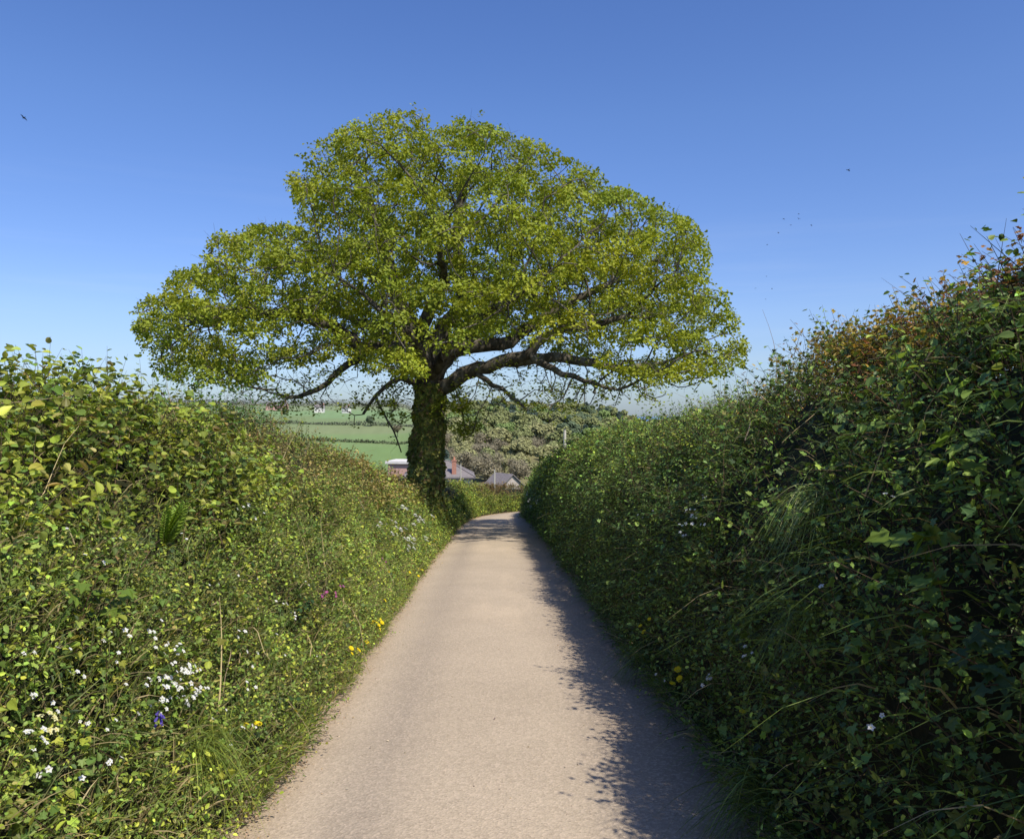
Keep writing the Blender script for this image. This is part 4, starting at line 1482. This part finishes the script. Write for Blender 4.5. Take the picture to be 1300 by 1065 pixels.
G1 = "white starry wildflowers on the sunlit left bank"
for px, py, n in [(212, 845, 8), (212, 866, 7), (226, 872, 6), (200, 880, 5), (218, 890, 6), (232, 892, 5), (161, 888, 3), (177, 841, 2), (151, 825, 2), (98, 878, 3), (26, 852, 2), (21, 905, 2), (34, 964, 5), (186, 906, 4),
                  (189, 917, 3), (205, 888, 4), (288, 818, 2), (298, 813, 1), (314, 845, 2), (313, 865, 3), (303, 886, 3), (347, 817, 2), (320, 779, 3), (369, 794, 2), (352, 780, 1), (130, 836, 2), (225, 905, 6), (240, 895, 4), (300, 655, 4), (318, 668, 3), (325, 640, 3), (120, 990, 3), (60, 1010, 3)]:
    flower_plant(px, py, 'L', 'white', "small white starry wildflower on the sunlit left bank", "wildflower", G1, n, .028)
for _ in range(34):
    y_ = random.uniform(700, 985)
    flower_plant(random.uniform(20, 520 - (y_ - 700) * .75), y_, 'L', 'white', "small white starry wildflower on the sunlit left bank", "wildflower", G1, random.choice([1, 1, 2, 2, 3]), .025, .75)
G2 = "white cow parsley by the oak"
for px, py, n in [(508, 662, 4), (515, 676, 5), (505, 690, 4), (522, 700, 4), (512, 712, 5), (494, 676, 3), (500, 705, 3), (530, 672, 3), (486, 695, 3), (470, 690, 2)]:
    flower_plant(px, py, 'L', 'umbel', "white frothy cow parsley on the left bank short of the oak", "cow parsley", G2, n, .11, .5, "cow_parsley", .16)
G3 = "yellow dandelions on the left verge"
for px, py, n in [(473, 800, 6), (474, 808, 3), (464, 822, 2), (437, 840, 3), (485, 769, 2), (493, 734, 2), (519, 733, 3), (531, 727, 3), (542, 694, 3), (306, 935, 2), (361, 920, 1), (548, 690, 2)]:
    flower_plant(px, py, 'L', 'dand', "yellow dandelion flowering low at the left edge of the lane", "dandelion", G3, n, .035, .85, "dandelion", .05)
G4 = "yellow dandelions on the shaded right bank"
for px, py, n in [(825, 808, 2), (831, 797, 1), (948, 915, 1), (868, 874, 2), (876, 868, 1)]:
    flower_plant(px, py, 'R', 'dand', "yellow dandelion in the shade at the foot of the right bank", "dandelion", G4, n, .03, .85, "dandelion", .06)
G5 = "white wildflowers on the shaded right bank"
for px, py, n in [(884, 657, 5), (880, 672, 5), (898, 645, 4), (872, 690, 4), (838, 659, 2), (820, 666, 2), (966, 840, 4), (911, 871, 4), (906, 879, 3), (890, 664, 4), (902, 675, 3), (1146, 647, 2), (1149, 936, 2), (1060, 765, 1), (848, 872, 2)]:
    flower_plant(px, py, 'R', 'white', "small white wildflower on the shaded right bank", "wildflower", G5, n, .03, .95)
G6 = "white flowers on the far end of the right hedge"
for px, py, n in [(683, 628, 4), (686, 636, 4), (680, 642, 3)]:
    flower_plant(px, py, 'R', 'umbel', "white flower cluster at the far sunlit end of the right hedge", "wildflower", G6, n, .1, .7)
flower_plant(184, 930, 'L', 'bell', "single bluebell among white flowers low on the left bank", "bluebell", None, 2, .012, .6, "bluebell", .07)
flower_plant(401, 768, 'L', 'pink', "deep pink campion halfway along the left bank", "campion", None, 4, .03, 1.0, "campion", .07)
flower_plant(419, 763, 'L', 'pink', "paler purple-pink campion just right of the deep pink one", "campion", None, 5, .04, .9, "campion", .07)
flower_plant(489, 722, 'L', 'pink', "distant pink campion between cow parsley and dandelions", "campion", None, 4, .05, .8, "campion", .07)
flower_plant(45, 940, 'L', 'cream', "pale cream primrose low at the left edge of the bank", "primrose", None, 5, .022, .6, "primrose", .05)
flower_plant(48, 958, 'L', 'cream', "lower cream primrose beneath the first at the bank's left edge", "primrose", None, 3, .022, .6, "primrose", .05)


def fern(px, py, side, label, n, length, col, upw=1.0):
    loc, nrm = hit(px, py, side)
    t = thing("fern", label, "fern", loc - nrm * .04)
    for k in range(n):
        g = Geo()
        D = norm(nrm * .55 + np.array([0, 0, upw]) + np.array([rng.uniform(-.5, .5), rng.uniform(-.7, .7), 0]))
        L = length * rng.uniform(.7, 1.1)
        sd_ = norm(np.cross(D, nrm + .8 * rng.normal(size=3)))
        q = np.linspace(0, 1, 17)
        pts = np.array([L * (w * D + .35 * w * w * (nrm * .6 - np.array([0, 0, .7]))) for w in q])
        tube(g, pts[::3], np.linspace(.003, .001, len(pts[::3])), (.10, .12, .03), 4, False)
        w = np.sin(np.clip(q * 1.05 + .12, 0, 1) * math.pi) ** .8
        fn = norm(np.cross(np.gradient(pts, axis=0), sd_))
        for sg in (-1, 1):
            T = norm(sd_ * sg + D * .7)
            leaves(g, T_LONG, pts[2:], fn[2:], np.tile(T, (15, 1)), L * .19 * w[2:] + .004, np.array(col), .12)
        solid("frond", g, M_LEAF, t)


fern(214, 690, 'L', "upright bright green fern clump in the middle of the left hedge", 16, .36, (.24, .36, .05), 1.6)
fern(214, 850, 'L', "small yellow-green fern low on the left bank above the white flowers", 3, .22, (.20, .22, .04), 1.2)
fern(76, 805, 'L', "little fern beside broad leaves near the left picture edge", 3, .2, (.10, .17, .03), .8)


def tussock(px, py, side, label, n, L, cols, W=.006, hang=(.5, .7, 1.6, 2.9)):
    loc, nrm = hit(px, py, side)
    t = thing("grass_tussock", label, "grass tuft", loc + nrm * .03)
    g = Geo()
    P = rng.normal(size=(n, 3)) * np.array([.05, .09, .05])
    D = norm(nrm * hang[0] + np.array([0, 0, hang[1]]) + .33 * rng.normal(size=(n, 3)))
    blades(g, P, D, L * rng.uniform(.5, 1.2, n), W * rng.uniform(.6, 1.3, n), rng.uniform(hang[2], hang[3], n), pick(n, cols) * rng.uniform(.7, 1.3, (n, 1)), None, 7)
    solid("blades", g, M_GRASS, t)


tussock(1048, 642, 'R', "long drooping grass tussock catching light on the right bank", 190, .27, [(3, (.34, .44, .13)), (2, (.24, .34, .09)), (1, (.45, .45, .2))], .007)  # blade colours brightened so the tuft looks sunlit
tussock(1030, 785, 'R', "dark drooping grass tussock lower on the right bank", 110, .20, [(3, MG), (1, LG)], .005)
tussock(820, 835, 'R', "grass tuft overhanging the lane edge at the foot of the right bank", 120, .3, [(3, MG), (2, LG)])
tussock(975, 1010, 'R', "grass tuft at the bottom of the right bank nearest the viewer", 160, .35, [(3, MG), (2, LG)])
tussock(250, 950, 'L', "bright green grass tuft near the road on the left bank", 200, .26, [(3, LG), (2, YG)], .005)


def sprig(px, py, side, label, n, size, col, tm, name="leafy_sprig", L=.3):
    loc, nrm = hit(px, py, side)
    t = thing(name, label, "plant", loc - nrm * .05)
    g, gl = Geo(), Geo()
    for k in range(max(2, n // 7)):
        D = norm(nrm * .9 + np.array([0, 0, .5]) + .5 * rng.normal(size=3))
        pts = np.array([D * L * w + np.array([0, 0, -.12 * w * w * L]) for w in np.linspace(0, 1, 5)])
        tube(g, pts, np.linspace(.004, .0015, 5), (.12, .08, .04), 5, False)
        m = 7
        w = rng.uniform(.35, 1, m)
        P = D * L * w[:, None] + rng.normal(size=(m, 3)) * .03
        leaves(gl, tm, P, nrm * .6 + np.array([0, 0, .8]) + .35 * rng.normal(size=(m, 3)), rand_unit(m) + nrm * .4 - np.array([0, 0, .3]), size * rng.uniform(.6, 1.2, m), np.array(col), .14)
    solid("stem", g, M_TWIG, t); solid("foliage", gl, M_LEAF, t)


sprig(1225, 625, 'R', "bright lobed sycamore seedling leaves on the shaded right bank", 14, .085, (.15, .22, .03), T_LOBE, "sycamore_seedling")
sprig(1190, 790, 'R', "smaller bright lobed leaves lower on the shaded right bank", 7, .06, (.13, .20, .03), T_LOBE, "sycamore_seedling")
sprig(1150, 540, 'R', "mid green broad-leaved sprig in the middle of the right hedge", 28, .05, (.09, .16, .03), T_ROUND)
sprig(1270, 870, 'R', "large dark dock-like leaves at the lower right", 14, .06, (.05, .09, .025), T_LOBE)
sprig(105, 800, 'L', "cluster of broad pale green leaves low in the left hedge", 21, .07, (.14, .20, .03), T_LOBE)
sprig(375, 800, 'L', "dark leafy nettle patch halfway along the left bank", 21, .05, (.035, .08, .025), T_OVAL)
sprig(255, 870, 'L', "yellowish broad-leaved seedling on the left bank beside the white flowers", 7, .055, (.20, .22, .03), T_LOBE)

# ------------------------------------------------------------------ birds
def bird_meshes(flap):
    g = Geo(); tube(g, [(0, -.26, 0), (0, -.18, .02), (0, 0, .01), (0, .14, .02), (0, .2, .03), (0, .26, .02)], [.01, .05, .07, .05, .04, .008], (.02, .02, .025), 8)
    body = g.mesh("body", M_BIRD, True)
    w = []
    for sx in (-1, 1):
        z1, z2 = flap * .18, flap * .12
        V = [(sx * .04, .10, .02), (sx * .25, .14, z1), (sx * .52, .02, z2), (sx * .25, -.05, z1), (sx * .04, -.1, .02),
             (sx * .04, .10, .035), (sx * .25, .14, z1 + .012), (sx * .25, -.05, z1 + .012), (sx * .04, -.1, .035)]
        w.append(quadmesh(V, [(0, 1, 3, 4), (1, 2, 3), (5, 8, 7, 6), (6, 7, 2), (0, 5, 6, 1), (3, 7, 8, 4)]).mesh("wing", M_BIRD))
    V = [(-.03, -.22, .01), (.03, -.22, .01), (.07, -.40, 0), (-.07, -.40, 0), (0, -.3, .025)]
    tail = quadmesh(V, [(0, 1, 4), (1, 2, 4), (2, 3, 4), (3, 0, 4), (0, 3, 2, 1)]).mesh("tail", M_BIRD)
    return body, w, tail


BM = [bird_meshes(.6), bird_meshes(-.5), bird_meshes(1.2)]


def bird(px, py, Y, s, k, label, group=None, rz=0.0, bank=0.0):
    t = thing("bird", label, "bird", at(px, py, Y), rz, group)
    t.rotation_euler = (random.uniform(-.2, .2), bank, rz)
    t.scale = (s, s, s)
    b, w, tl = BM[k]
    link("body", b, t); link("wing", w[0], t); link("wing", w[1], t); link("tail", tl, t)


bird(30, 150, 60, .62, 0, "lone dark bird in the sky far left of the oak", None, 1.0, .6)
bird(1077, 216, 130, .9, 1, "bird gliding alone above the rest at the upper right", None, .4, .2)
for k, (px, py) in enumerate([(1014, 272), (995, 278), (1014, 278), (1004, 286), (1030, 286), (988, 296), (974, 311)]):
    bird(px, py, 190, .8, k % 3, "small dark bird of the upper flock right of the oak", "upper flock of birds", random.uniform(0, 6), random.uniform(-.4, .4))
for k, (px, py) in enumerate([(973, 351), (959, 366), (980, 367), (972, 380)]):
    bird(px, py, 240, .8, k % 3, "faint small bird of the lower flock beside the oak's right edge", "lower flock of birds", random.uniform(0, 6), random.uniform(-.4, .4))
print("scene done", len(bpy.data.objects))
